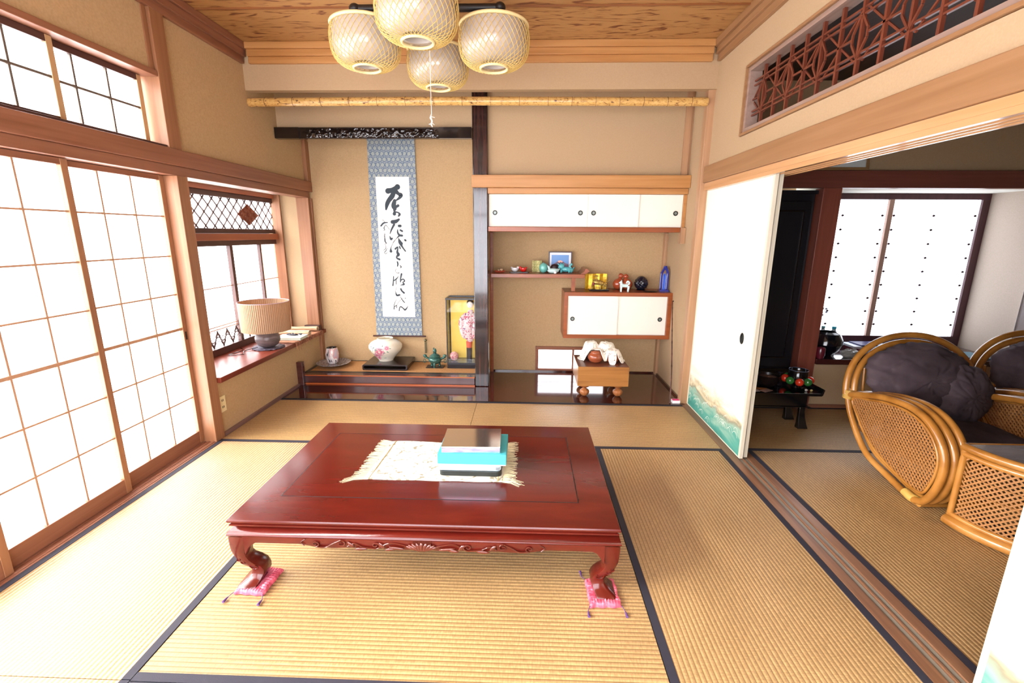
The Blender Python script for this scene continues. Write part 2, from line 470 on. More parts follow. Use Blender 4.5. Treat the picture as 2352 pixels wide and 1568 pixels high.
mat(0.50, 1.392, 1.21, 3.015, 'Y', 'tatami mat lying lengthwise between the low table and the grooved threshold')
mat(-1.315, 0.50, -0.6, 0.30, 'X', 'tatami mat in the middle of the floor under the camera')
for a in ((-2.215, -1.315, -0.6, 1.21, 'Y'), (-1.315, 0.50, 0.30, 1.205, 'X'), (0.50, 1.392, -0.6, 1.21, 'Y')):
    mat(*a, {(-2.215): 'tatami mat by the paper doors nearest the camera', (0.50): 'tatami mat beside the threshold nearest the camera'}.get(a[0], 'tatami mat in the middle of the floor nearest the camera'))
mat(1.562, 3.40, 3.03, 3.905, 'X', 'tatami mat in the next room under the black altar table')
mat(1.562, 2.47, 1.20, 3.03, 'Y', 'tatami mat in the next room along the threshold beside the rattan chair')
mat(3.40, 5.20, 3.03, 3.905, 'X', 'tatami mat in the next room under the window behind the rattan chairs')
mat(2.47, 3.38, 1.20, 3.03, 'Y', 'tatami mat in the next room under the nearer rattan chair')
mat(3.38, 5.20, 1.20, 3.03, 'X', 'tatami mat in the next room at its far right corner')
mat(1.562, 5.20, -0.6, 1.20, 'X', 'tatami mat in the next room nearest the camera')

# left side (garden side) --------------------------------------------
XL = -2.24
w = MB()
w.box(-2.30, XL, -0.60, 3.08, 2.40, CZ)               # above the upper windows
w.box(-2.30, XL, -0.70, -0.45, -0.05, 2.40)
w.box(-2.30, XL, 3.0, 4.95, 1.86, CZ)                 # above the bay
w.box(-2.30, XL, 3.0, 4.95, -0.05, 0.412)             # below the bay board
struct(w.build('wall_left', WALL))
# sill grooves under the paper doors
m = MB(); m.box(-2.35, -2.215, -0.6, 3.0, -0.05, 0.002)
for x in (-2.232, -2.266, -2.300, -2.334): m.box(x-0.006, x+0.006, -0.6, 3.0, 0.002, 0.006)
struct(m.build('trim_1', W_REDY, bevel=0.001))
# long lintel with its rail
m = MB(); m.box(-2.26, -2.20, -0.6, 4.865, 1.875, 1.975); struct(m.build('trim_2', W_REDY, bevel=0.004))
m = MB(); m.box(-2.35, -2.222, -0.6, 4.83, 1.818, 1.8745); struct(m.build('trim_3', W_REDY, bevel=0.002))
m = MB(); m.box(-2.36, -2.225, -0.6, 3.0, 1.976, 1.992); struct(m.build('trim_4', W_DARKY, bevel=0.002))
m = MB(); m.box(-2.36, -2.215, -0.6, 2.965, 2.372, 2.405); struct(m.build('trim_5', W_REDY, bevel=0.003))
m = MB(); m.box(-2.36, -2.214, 2.995, 3.09, -0.05, 1.8175); struct(m.build('trim_6', W_REDZ, bevel=0.003))
m = MB(); m.box(-2.36, -2.212, 2.968, 3.075, 1.976, 2.745); struct(m.build('trim_7', W_REDZ, bevel=0.003))
m = MB(); m.box(-2.36, -2.225, -0.52, -0.42, -0.05, 2.75); struct(m.build('trim_8', W_REDZ, bevel=0.003))
m = MB(); m.box(-2.26, -2.232, 2.935, 2.966, 2.41, 2.745); struct(m.build('trim_9', W_REDZ, bevel=0.002))
# stepped cornice round the ceiling
def cornice(name, pts_fn, mt):
    m = MB()
    for k, (d, z0, z1) in enumerate(((0.028, 2.745, 2.792), (0.046, 2.792, 2.838), (0.064, 2.838, 2.884))):
        m.box(*pts_fn(d), z0, z1)
    struct(m.build(name, mt, bevel=0.003))
cornice('trim_10', lambda d: (XL, XL+d, -0.6, 3.90), W_REDY)
cornice('trim_11', lambda d: (XL+0.064, 1.376, 3.92-d, 3.92), W_ORX)
cornice('trim_12', lambda d: (1.44-d, 1.44, -0.6, 3.90), W_ORY)
# ceilings
struct(B(-2.36, 1.52, -0.8, 4.95, CZ, CZ+0.08).build('ceiling', CEIL))
m = MB()
for y in (0.63, 1.53, 2.43, 3.33): m.box(-2.2, 1.40, y-0.006, y+0.006, CZ-0.010, CZ+0.001)
struct(m.build('ceiling_seam', wood('ceiling_seam_wood', ['#7a4a28', '#8a5630'], 'X')))
struct(B(1.52, 5.3, -0.8, 3.98, 2.62, 2.70).build('ceiling_next_room', wood('old_ceiling_boards', ['#2e1a10', '#3c2416', '#4a2e1e'], 'Y', 0.6)))
# back and camera-side walls
w = MB(); w.box(-2.36, -2.1, -0.72, -0.62, -0.05, CZ); w.box(0.7, 5.3, -0.72, -0.62, -0.05, CZ); w.box(-2.1, 0.7, -0.72, -0.62, -0.05, 0.25); w.box(-2.1, 0.7, -0.72, -0.62, 2.35, CZ)
struct(w.build('wall_near', WALL))
def added_back_window():  # added glowing window, out of view, that fills the alcove with light
    r = sroot('fill_window', (-1.2, -0.65, 0.25), 'wide glowing paper window added behind the camera to light the alcove')
    m = MB()
    for x in (-2.1, -1.42, -0.72, -0.02, 0.66): m.box(x, x+0.04, -0.67, -0.63, 0.25, 2.35)
    m.box(-2.1, 0.7, -0.67, -0.63, 0.25, 0.31); m.box(-2.1, 0.7, -0.67, -0.63, 2.29, 2.35); m.box(-2.1, 0.7, -0.67, -0.63, 1.80, 1.86); m.build('frame', W_REDZ, r, bevel=0.002)
    m = MB()
    for k in range(1, 12): m.box(-2.06+k*0.2267-0.004, -2.06+k*0.2267+0.004, -0.659, -0.65, 0.31, 2.29)
    for z in (0.56, 0.81, 1.06, 1.31, 1.56, 2.05): m.box(-2.06, 0.66, -0.659, -0.65, z-0.004, z+0.004)
    m.build('lattice', W_REDZ, r)
    B(-2.06, 0.66, -0.665, -0.66, 0.31, 2.29).build('paper', FILL_PAPER, r)
added_back_window()
struct(B(5.20, 5.28, -0.62, 3.98, -0.05, 2.7).build('wall_far_right', WALL2))
w = MB(); w.box(-2.36, 0.107, 4.87, 4.95, -0.05, CZ); w.box(0.107, 0.888, 4.87, 4.95, 0.288, CZ); w.box(0.888, 1.52, 4.87, 4.95, -0.05, CZ)
struct(w.build('wall_back', WALL))
# header above the bamboo pole
struct(B(XL, 1.44, 3.92, 3.985, 2.562, CZ).build('wall_header', WALL2))
# upper alcove walls
w = MB(); w.box(XL, -0.495, 4.355, 4.42, 2.36, CZ); struct(w.build('wall_above_scroll', WALL2))
w = MB(); w.box(-0.358, 1.42, 4.36, 4.42, 1.86, CZ); struct(w.build('wall_above_cabinet', WALL2))
# partition behind the alcove pillar
struct(B(-0.47, -0.385, 4.44, 4.87, 0.0, CZ).build('wall_partition', WALL))
m = MB(); m.box(-0.385, -0.352, 4.835, 4.87, 0.0, 1.49); struct(m.build('trim_13', W_SHELF, bevel=0.002))
# left corner posts in the scroll alcove
m = MB(); m.box(-2.24, -2.205, 4.79, 4.87, 1.976, 2.36); struct(m.build('trim_14', W_REDZ, bevel=0.003))
m = MB(); m.box(-2.35, -2.222, 4.795, 4.83, 0.454, 1.8175); struct(m.build('trim_15', W_REDZ, bevel=0.003))
m = MB(); m.box(-2.24, -2.212, 4.80, 4.87, 0.105, 0.411); m.box(-2.24, -2.21, 4.842, 4.869, 0.454, 1.815); struct(m.build('trim_16', W_REDZ, bevel=0.002))
# wooden alcove floor
struct(B(-2.238, 1.418, 3.906, 4.87, -0.05, 0.003).build('floor_alcove_board', W_LACQ))
m = MB(); m.box(-2.215, 1.392, 3.895, 3.9055, -0.04, 0.004); struct(m.build('trim_17', BLACKLINE))
m = MB(); m.box(-0.352, 1.40, 4.856, 4.87, 0.003, 0.018); m.box(1.402, 1.418, 3.995, 4.856, 0.003, 0.022); struct(m.build('trim_18', W_LACQ))
m = MB(); m.box(-2.24, -2.218, 3.10, 4.26, -0.02, 0.022); struct(m.build('baseboard_left', wood('grey_base_wood', ['#6a4d4a', '#7b5d58'], 'Y')))
# raised alcove edge board and mat
m = MB(); m.box(-2.22, -0.497, 4.312, 4.372, 0.018, 0.097); m.box(-2.22, -0.497, 4.318, 4.425, 0.004, 0.0965)
struct(m.build('trim_19', W_KAMACHI, bevel=0.005))
m = MB(); m.box(-2.22, -0.497, 4.306, 4.318, 0.003, 0.016); m.box(-2.22, -0.497, 4.304, 4.316, 0.0905, 0.0985); struct(m.build('trim_20', wood('orange_lit_edge', ['#a8532a', '#b8602f'], 'X', 0.25)))  # orange edge strips; the upper one paints the light caught by the chamfer
m = MB(); m.box(-2.238, -0.497, 4.425, 4.87, 0.0, 0.0965); struct(m.build('floor_alcove_mat', mixramp('alcove_rush', ['#9a6c3e', '#ab7c4b', '#b98a57'], 0.8, (1, 1, 1), 140, 4)))
m = MB(); m.box(-2.238, -0.497, 4.400, 4.452, 0.09, 0.0985); m.box(-2.238, -2.205, 4.452, 4.87, 0.09, 0.0985); m.box(-2.205, -0.497, 4.845, 4.87, 0.09, 0.0985)
struct(m.build('trim_21', plain('alcove_mat_border', '#1f1b19', 0.35, coat=0.3)))
m = MB(); m.box(-2.255, -2.185, 4.262, 4.311, 0.0035, 0.24); struct(m.build('trim_22', W_KAMACHI, bevel=0.003))

# alcove pillar, lintels
m = MB(); m.box(-0.494, -0.359, 4.315, 4.44, 0.003, CZ-0.001); struct(m.build('trim_23', W_EBONY, bevel=0.008))
m = MB(); m.box(-0.497, 1.418, 4.262, 4.3145, 1.872, 1.977); struct(m.build('trim_24', W_ORX, bevel=0.004))
m = MB(); m.box(-0.358, 1.418, 4.305, 4.359, 1.822, 1.871); struct(m.build('trim_25', W_ORX, bevel=0.003))
# short hanging post on the right wall and the alcove's right corner post
m = MB(); m.box(1.378, 1.419, 4.285, 4.345, 1.395, 1.535); struct(m.build('trim_26', W_ORZ, bevel=0.003))
m = MB(); m.box(1.392, 1.42, 4.80, 4.87, 0.003, 1.489); struct(m.build('trim_27', W_ORZ, bevel=0.003))
m = MB(); m.box(1.39, 1.42, 4.345, 4.3595, 1.98, 2.88); m.box(1.35, 1.40, 4.33, 4.359, 1.98, 2.88); struct(m.build('trim_28', W_ORZ, bevel=0.002))
# carved rail over the scroll
def carved(u, v):
    x = -2.235+u*1.735; z = 2.283+v*0.085
    e = min(1, max(0, (x+2.02)/0.12))*min(1, max(0, (-0.78-x)/0.12))
    ed = math.sin(PI*v)**0.35
    n = mnoise.noise(Vector((x*16, z*26, 2.1)))*0.8+mnoise.noise(Vector((x*34, z*44, 7.7)))*0.5
    return (x, 4.306-0.022*ed*e*(0.5+abs(n)*1.9)+0.006*e, z)
m = MB(); m.box(-2.235, -0.497, 4.300, 4.355, 2.280, 2.372)
a = MB(); a.box(-2.235, -0.497, 4.304, 4.354, 2.280, 2.372); a.grid(carved, 260, 14)
a.box(-2.235, -2.02, 4.290, 4.305, 2.281, 2.371); a.box(-0.78, -0.497, 4.290, 4.305, 2.281, 2.371)
struct(a.build('trim_29', W_EBONYX, smooth=50))

# right side -----------------------------------------------------------
w = MB()
w.box(1.44, 1.52, -0.62, 3.96, 1.99, 2.12); w.box(1.44, 1.52, -0.62, 3.96, 2.56, CZ)
w.box(1.44, 1.52, 3.42, 3.96, 2.12, 2.56); w.box(1.44, 1.52, -0.62, 0.70, 2.12, 2.56)
struct(w.build('wall_right', WALL2))
w = MB(); w.box(1.42, 1.50, 4.02, 4.95, -0.05, CZ); struct(w.build('wall_right_alcove', WALL2))
m = MB(); m.box(1.405, 1.56, -0.6, 3.945, 1.878, 2.003); struct(m.build('trim_30', W_ORY, bevel=0.004))
m = MB(); m.box(1.42, 1.565, -0.6, 3.945, 1.842, 1.877)
for x0, x1 in ((1.42, 1.445), (1.474, 1.483), (1.512, 1.521), (1.550, 1.565)): m.box(x0, x1, -0.6, 3.945, 1.818, 1.842)
struct(m.build('trim_31', wood('lintel_groove_wood', ['#b98a5e', '#c99b70'], 'Y', 0.22, 0.3), bevel=0.001))
m = MB(); m.box(1.388, 1.50, 3.946, 4.02, -0.05, 2.744); struct(m.build('trim_32', W_ORZ, bevel=0.004))
m = MB(); m.box(1.394, 1.561, -0.6, 3.945, -0.05, -0.008)
for x0, x1 in ((1.394, 1.445), (1.474, 1.483), (1.512, 1.561)): m.box(x0, x1, -0.6, 3.945, -0.009, 0.001)
struct(m.build('trim_33', wood('threshold_wood', ['#6d4a34', '#7f5940', '#8f684c'], 'Y', 0.35), bevel=0.001))
m = MB(); m.box(1.449, 1.471, -0.6, 3.945, -0.008, -0.006); m.box(1.486, 1.509, -0.6, 3.945, -0.008, -0.006)
struct(m.build('trim_34', plain('worn_groove', '#8a8274', 0.35)))

# open transom carving over the sliding doors
def ranma():
    r = thing('transom_lattice', 'long reddish lattice transom with star pattern above the sliding door opening', 'transom', (1.48, 2.0, 2.12))
    Y0, Y1, Z0, Z1 = 0.72, 3.41, 2.122, 2.556
    m = MB()
    def ring(m, x0, x1, y0, y1, z0, z1, t):
        m.box(x0, x1, y0, y1, z0, z0+t); m.box(x0, x1, y0, y1, z1-t, z1); m.box(x0, x1, y0, y0+t, z0+t, z1-t); m.box(x0, x1, y1-t, y1, z0+t, z1-t)
    ring(m, 1.425, 1.535, Y0, Y1, Z0, Z1, 0.016); m.build('outer_frame', W_ORY, r, bevel=0.002)
    m = MB(); ring(m, 1.44, 1.52, Y0+0.0165, Y1-0.0165, Z0+0.0165, Z1-0.0165, 0.026)
    m.build('inner_frame', wood('lavender_grey_wood', ['#8c7468', '#9d857a'], 'Y', 0.25, 0.3), r, bevel=0.002)
    red = wood('lattice_red_wood', ['#5e2c1e', '#703826'], 'Z', 0.4)
    m = MB(); x = 1.48; sp = 0.1462; zc = 2.338; za, zb = 2.165, 2.512
    ys = [3.239-sp*k for k in range(17)]
    for y in ys: m.box(x-0.008, x+0.008, y-0.007, y+0.007, za, zb)
    for z in (2.452, 2.425, 2.268, 2.243): m.box(x-0.006, x+0.006, Y0+0.043, Y1-0.043, z-0.0045, z+0.0045)
    for k, y in enumerate(ys):
        if k % 2 == 0:
            for sy in (-1, 1):
                m.bar((x-0.006, y, 2.43), (x-0.006, y+sy*0.048, 2.36), 0.008, 0.010)
                m.bar((x-0.006, y, 2.25), (x-0.006, y+sy*0.048, 2.32), 0.008, 0.010)
                m.bar((x-0.006, y+sy*0.048, 2.36), (x-0.006, y+sy*0.048, 2.32), 0.008, 0.010, up=(0, 1, 0))
                m.bar((x-0.004, y+sy*0.048, 2.34), (x-0.004, y+sy*sp, 2.34), 0.008, 0.010)
                m.bar((x+0.006, y+sy*0.02, 2.45), (x+0.006, y+sy*sp, 2.34), 0.007, 0.009)
                m.bar((x+0.006, y+sy*0.02, 2.235), (x+0.006, y+sy*sp, 2.34), 0.007, 0.009)
    m.build('lattice', red, r)
ranma()

# next room ------------------------------------------------------------
struct(B(2.47, 5.20, 3.91, 3.98, -0.05, 0.404).build('wall_under_sill', WALL2))
struct(B(1.52, 5.20, 3.93, 4.0, 1.96, 2.62).build('wall_next_room', WALL2))
struct(B(4.095, 5.20, 3.92, 3.99, 0.405, 1.96).build('wall_next_room_side', WALL3))
m = MB(); m.box(1.50, 5.20, 3.872, 3.93, 1.838, 1.968); struct(m.build('trim_35', wood('old_red_lintel', ['#6a3a30', '#7a463a'], 'X', 0.35), bevel=0.004))
m = MB(); m.box(2.325, 2.47, 3.872, 3.98, -0.05, 1.838); struct(m.build('trim_36', wood('old_red_post', ['#7a4032', '#8a4c3c'], 'Z', 0.35), bevel=0.004))
m = MB(); m.box(2.471, 5.20, 3.895, 3.91, -0.002, 0.03); struct(m.build('baseboard_next_room', W_REDX))
m = MB(); m.box(2.471, 5.2, 3.855, 4.60, 0.4045, 0.452); struct(m.build('window_sill_next_room', mixramp('dark_sill', ['#35191a', '#45201f'], 0.1, (1.5, 20, 1), 1, 5, 0.5, None, 0.5), bevel=0.003))
struct(B(2.40, 5.20, 3.98, 4.60, 1.842, 1.90).build('ceiling_bay_soffit', SILK_W))
struct(B(4.095, 4.16, 3.99, 4.60, 0.4525, 1.842).build('wall_bay_side', WALL3))
struct(B(2.40, 2.47, 3.98, 4.60, 0.0, 1.842).build('wall_bay_side_left', WALL2))
# window of the next room
def far_window():
    r = sroot('window_5', (3.3, 4.42, 0.45), 'bright window with two sashes in the next room')
    fr = wood('dark_red_window_frame', ['#43232a', '#552e33'], 'Z', 0.4)
    m = MB(); y0, y1 = 4.38, 4.44
    m.box(2.71, 4.094, y0, y1, 0.4525, 0.55); m.box(2.71, 4.094, y0, y1, 1.79, 1.841); m.box(2.71, 2.79, y0, y1, 0.55, 1.79); m.box(4.03, 4.094, y0, y1, 0.55, 1.79)
    m.box(2.471, 2.71, y0+0.01, y1, 0.4525, 1.841)
    m.build('frame', fr, r, bevel=0.002)
    m = MB(); m.box(3.22, 3.262, 4.372, 4.40, 0.55, 1.79); m.build('meeting_stile', wood('pale_stile', ['#a08070', '#b09080'], 'Z', 0.35), r, bevel=0.002)
    m = MB()
    for x in (2.84, 3.19, 3.29, 3.64, 4.00):
        m.box(x-0.0008, x+0.0008, 4.398, 4.3995, 0.55, 1.79)
        for k in range(9):
            z = 0.66+k*0.124
            m.box(x-0.011, x+0.011, 4.392, 4.399, z-0.005, z+0.005); m.box(x-0.005, x+0.005, 4.392, 4.399, z-0.009, z+0.009)
    m.build('muntins', fr, r)
    B(2.79, 4.03, 4.402, 4.408, 0.55, 1.79).build('pane', PAPER_FAR, r)
far_window()

# ------------------------------------------------------------------ paper doors of the garden side
def shoji(name, x, y0, y1, right_visible, label):
    r = sroot(name, (x, (y0+y1)/2, 0), label)
    st = 0.036; t = 0.015
    m = MB()
    m.box(x-t, x+t, y0, y0+st, 0.008, 1.816); m.box(x-t, x+t, y1-st, y1, 0.008, 1.816)
    m.build('stile', W_REDZ, r, bevel=0.002)
    m = MB(); m.box(x-t*0.9, x+t*0.9, y0+st, y1-st, 0.008, 0.098); m.box(x-t*0.9, x+t*0.9, y0+st, y1-st, 1.785, 1.816)
    m.build('rail', W_REDY, r, bevel=0.002)
    m = MB(); gw = (y1-y0-2*st)/3
    for k in (1, 2):
        y = y0+st+gw*k; m.box(x-0.008, x+0.006, y-0.0048, y+0.0048, 0.098, 1.785)
    for z in (1.566, 1.317, 1.068, 0.592, 0.352): m.box(x-0.006, x+0.008, y0+st, y1-st, z-0.0045, z+0.0045)
    m.box(x-0.008, x+0.010, y0+st, y1-st, 0.828, 0.846)
    m.build('lattice', wood('fine_lattice_wood', ['#a57c60', '#b48b6e'], 'Z', 0.5), r)
    B(x-0.011, x-0.009, y0+st, y1-st, 0.098, 1.785).build('paper', PAPER, r)
    if right_visible: B(x+t, x+t+0.002, y1-0.024, y1-0.012, 0.76, 0.815).build('finger_pull', METALB, r)
shoji('door_1', -2.249, 0.93, 1.672, False, 'white paper sliding door at the left edge of the picture')
shoji('door_2', -2.283, 1.63, 2.335, False, 'white paper sliding door in the middle of the left side')
shoji('door_3', -2.317, 2.29, 2.994, True, 'white paper sliding door next to the bay post')
shoji('door_4', -2.283, 0.22, 0.955, False, 'white paper sliding door beside the camera')
shoji('door_5', -2.317, -0.42, 0.26, False, 'white paper sliding door behind the camera')
def transom_win(name, x, y0, y1, vs, label):
    r = sroot(name, (x, (y0+y1)/2, 1.99), label)
    m = MB(); t = 0.012
    m.box(x-t, x+t, y0, y0+0.03, 1.993, 2.371); m.box(x-t, x+t, y1-0.032, y1, 1.993, 2.371)
    m.build('stile', wood('pale_sash_wood', ['#b08c64', '#bf9b72'], 'Z', 0.5), r, bevel=0.002)
    m = MB(); m.box(x-t, x+t, y0+0.03, y1-0.032, 1.993, 2.012); m.box(x-t, x+t, y0+0.03, y1-0.032, 2.338, 2.371); m.build('rail', W_DARKY, r, bevel=0.002)
    m = MB()
    for y in vs: m.box(x-0.006, x+0.006, y-0.0055, y+0.0055, 2.012, 2.338)
    m.box(x-0.004, x+0.008, y0+0.03, y1-0.032, 2.181, 2.193)
    m.build('muntins', wood('dark_muntin', ['#5a5048', '#6a5e54'], 'Y', 0.5), r)
    B(x-0.011, x-0.008, y0+0.03, y1-0.032, 2.012, 2.338).build('pane', PAPER, r)
transom_win('window_1', -2.315, 2.37, 2.94, (2.51, 2.71), 'upper window sash with six panes next to the post')
transom_win('window_2', -2.285, 1.75, 2.386, (1.96, 2.168), 'upper window sash at the upper left edge')
transom_win('window_3', -2.315, 1.15, 1.78, (1.36, 1.57), 'upper window sash beyond the left edge')
transom_win('window_6', -2.285, 0.55, 1.18, (0.76, 0.97), 'upper window sash beside the camera')
B(-2.352, -2.347, 2.90, 2.967, 1.993, 2.371).build('window_7', PAPER)['kind'] = 'structure'

# ------------------------------------------------------------------ bay window beside the scroll alcove
m = MB(); m.box(-2.68, -2.187, 3.0905, 4.868, 0.4125, 0.453); struct(m.build('window_sill_bay', W_LACQ2, bevel=0.003))
struct(B(-2.68, -2.30, 3.04, 3.09, 0.453, 1.87).build('wall_bay_near', WALL2))
struct(B(-2.68, -2.2405, 4.832, 4.87, 0.453, 1.87).build('wall_bay_far', WALL2))
struct(B(-2.68, -2.30, 3.04, 4.87, 1.846, 1.90).build('ceiling_bay', SILK_W))
def bay():
    r = sroot('window_4', (-2.62, 4.0, 0.453), 'bay window with blinds and lattice beside the scroll alcove')
    x0, x1 = -2.645, -2.60
    m = MB(); m.box(x0, x1+0.01, 3.091, 4.831, 0.4535, 0.512); m.box(x0, x1, 3.091, 4.831, 1.357, 1.402); m.box(x0, x1, 3.091, 4.831, 1.462, 1.503); m.box(x0, x1, 3.091, 4.831, 1.762, 1.805)
    m.build('dark_rail', W_DARKY, r, bevel=0.002)
    m = MB(); m.box(x0, x1+0.03, 3.091, 4.831, 1.403, 1.461); m.box(x0, x1+0.02, 3.091, 4.831, 1.806, 1.845)
    m.build('cross_rail', wood('russet_rail', ['#8c4a2e', '#9c5636'], 'Y', 0.4), r, bevel=0.002)
    m = MB(); m.box(-2.63, -2.595, 4.822, 4.8315, 0.512, 1.357); m.box(-2.63, -2.595, 4.822, 4.8315, 1.503, 1.762)
    m.box(-2.632, -2.598, 4.026, 4.066, 0.512, 1.357); m.box(-2.632, -2.602, 4.494, 4.516, 0.512, 1.357); m.box(-2.632, -2.598, 3.34, 3.36, 0.512, 1.357)
    m.build('stile', W_DARKZ, r, bevel=0.001)
    m = MB(); m.box(-2.62, -2.525, 4.802, 4.8215, 0.4535, 1.845); m.build('jamb', W_REDZ, r, bevel=0.002)
    # slats of the blind
    m = MB()
    sl = wood('blind_reed', ['#a97a62', '#b98a70'], 'Z', 0.6)
    y = 4.522
    while y < 4.82: m.box(-2.628, -2.625, y, y+0.005, 0.512, 1.357); y += 0.0125
    for y in (4.09, 4.105, 4.12, 4.20, 4.30, 4.315, 4.40, 4.41): m.box(-2.628, -2.627, y, y+0.0015, 0.69, 1.357)
    for z in (1.013,): m.box(-2.625, -2.618, 3.091, 4.821, z-0.004, z+0.004)
    for z in (0.688, 0.664): m.box(-2.623, -2.617, 3.091, 4.5, z-0.004, z+0.004)
    m.build('blind', sl, r)
    # fan lattice along the foot
    m = MB(); x = -2.612; z0, z1 = 0.515, 0.652; wd_ = 0.128
    k = 0; y = 3.22
    while y < 4.49:
        ya, yb, yc = y, y+wd_/2, y+wd_
        m.bar((x, ya, z1), (x, yb, z0), 0.008, 0.006, up=(1, 0, 0)); m.bar((x, yb, z0), (x, yc, z1), 0.008, 0.006, up=(1, 0, 0))
        for an in (-0.62, -0.30, 0.0, 0.30, 0.62):
            L_ = 0.058
            m.bar((x, yb, z0), (x, yb+L_*math.sin(an), z0+L_*math.cos(an)), 0.0045, 0.004, up=(1, 0, 0))
            m.bar((x, ya, z1), (x, ya+L_*math.sin(an), z1-L_*math.cos(an)), 0.0045, 0.004, up=(1, 0, 0))
        zm = (z0+z1)/2
        for c_ in (ya, yb):
            m.bar((x, c_-0.034, zm), (x, c_, zm+0.022), 0.0045, 0.004, up=(1, 0, 0)); m.bar((x, c_, zm+0.022), (x, c_+0.034, zm), 0.0045, 0.004, up=(1, 0, 0))
            m.bar((x, c_-0.034, zm), (x, c_, zm-0.022), 0.0045, 0.004, up=(1, 0, 0)); m.bar((x, c_, zm-0.022), (x, c_+0.034, zm), 0.0045, 0.004, up=(1, 0, 0))
        y += wd_
    m.box(x-0.003, x+0.003, 3.1, 4.5, z1, z1+0.004)
    m.build('fan_lattice', W_DARKY, r)
    # diagonal lattice above
    m = MB(); x = -2.62; za, zb = 1.503, 1.762; H = zb-za; sp = 0.1135; run = H/0.985
    def seg(y0_, up_):
        pts = []
        a, b = (y0_, za), (y0_+run*1.02, zb)
        if not up_: a, b = (y0_, zb), (y0_+run*1.02, za)
        lo, hi = 3.092, 4.821
        t0, t1 = 0.0, 1.0
        if a[0] < lo: t0 = (lo-a[0])/(b[0]-a[0])
        if b[0] > hi: t1 = (hi-a[0])/(b[0]-a[0])
        if t0 >= t1: return
        L = lambda t: (x, a[0]+(b[0]-a[0])*t, a[1]+(b[1]-a[1])*t)
        m.bar(L(t0), L(t1), 0.0095, 0.008, up=(1, 0, 0))
    y = 3.653-sp*9
    while y < 4.83: seg(y, False); seg(y-0.003, True); y += sp
    m.build('diagonal_lattice', W_DARKY, r)
    m = MB(); cy, cz, hw, hh = 4.388, 1.632, 0.168, 0.098
    for (i, j) in [(0, 1), (0, -1), (1, 0), (-1, 0), (0, 0), (.5, .5), (-.5, .5), (.5, -.5), (-.5, -.5)]:
        m.ball((-2.608, cy+i*hw*0.62, cz+j*hh*0.66), (0.008, 0.021, 0.017), 12, 8)
    m.prism([(cy-hw, cz), (cy, cz-hh), (cy+hw, cz), (cy, cz+hh)], 'X', -2.617, -2.6125)
    m.build('diamond_ornament', wood('ornament_wood', ['#6e3424', '#85442f'], 'Z', 0.3), r, smooth=50)
    m = MB(); m.box(-2.640, -2.636, 3.091, 4.8215, 0.512, 1.357); m.box(-2.640, -2.636, 3.091, 4.8215, 1.503, 1.762); m.build('pane', PAPER, r)
bay()
# low window at the foot of the shelf alcove
def low():
    r = sroot('window_8', (0.5, 4.87, 0), 'low white paper window at floor level under the shelves')
    fr = wood('low_window_frame', ['#85523a', '#956046'], 'X', 0.4)
    m = MB(); y0, y1 = 4.852, 4.915
    m.box(0.107, 0.888, y0, y1, 0.0185, 0.040); m.box(0.107, 0.888, y0, y1, 0.252, 0.287); m.box(0.107, 0.138, y0, y1, 0.04, 0.252); m.box(0.857, 0.888, y0, y1, 0.04, 0.252)
    m.build('frame', fr, r, bevel=0.002)
    m = MB(); m.box(0.504, 0.526, y0+0.008, y1-0.01, 0.04, 0.252); m.build('meeting_stile', fr, r, bevel=0.001)
    m = MB()
    for z in (0.172, 0.124): m.box(0.138, 0.857, 4.872, 4.878, z-0.002, z+0.002)
    m.build('muntins', fr, r)
    B(0.138, 0.857, 4.880, 4.884, 0.04, 0.252).build('paper', PAPER_LOW, r)
low()

# ------------------------------------------------------------------ painted sliding doors
def arcs(m, x, y0, y1, seed, mi, side=-1, z0=0.03, z1=0.25):
    rnd = random.Random(seed)
    for k in range(30):
        t = rnd.random(); y = y0+t*(y1-y0); z = z0+(z1-z0)*rnd.random()*(0.6+0.5*(y-y0)/(y1-y0))
        for q in range(rnd.choice((1, 2, 2))):
            r = rnd.uniform(0.028, 0.04); yy = y+q*0.022; zz = z-q*0.012
            n = 9; a0, a1 = 0.25, PI-0.15
            ro = [(yy+r*math.cos(a0+(a1-a0)*i/n), zz+r*math.sin(a0+(a1-a0)*i/n)) for i in range(n+1)]
            ri = [(yy+(r-0.0035)*math.cos(a0+(a1-a0)*i/n), zz+(r-0.0035)*math.sin(a0+(a1-a0)*i/n)) for i in range(n+1)]
            for i in range(n):
                if max(ro[i][0], ro[i+1][0]) > max(y0, y1)-0.002 or min(ro[i][0], ro[i+1][0]) < min(y0, y1)+0.002: continue
                m.add([(x, *ro[i]), (x, *ro[i+1]), (x, *ri[i+1]), (x, *ri[i])], [(0, 1, 2, 3)], mi)
EDGE = mixramp('door_edge_paper', ['#cfc6ac', '#dcd6c2', '#c8c2a8'], 0.6, (30, 30, 1), 1, 4)
WAVE = plain('silver_wave_line', '#d8ded4', 0.4, 0.2)
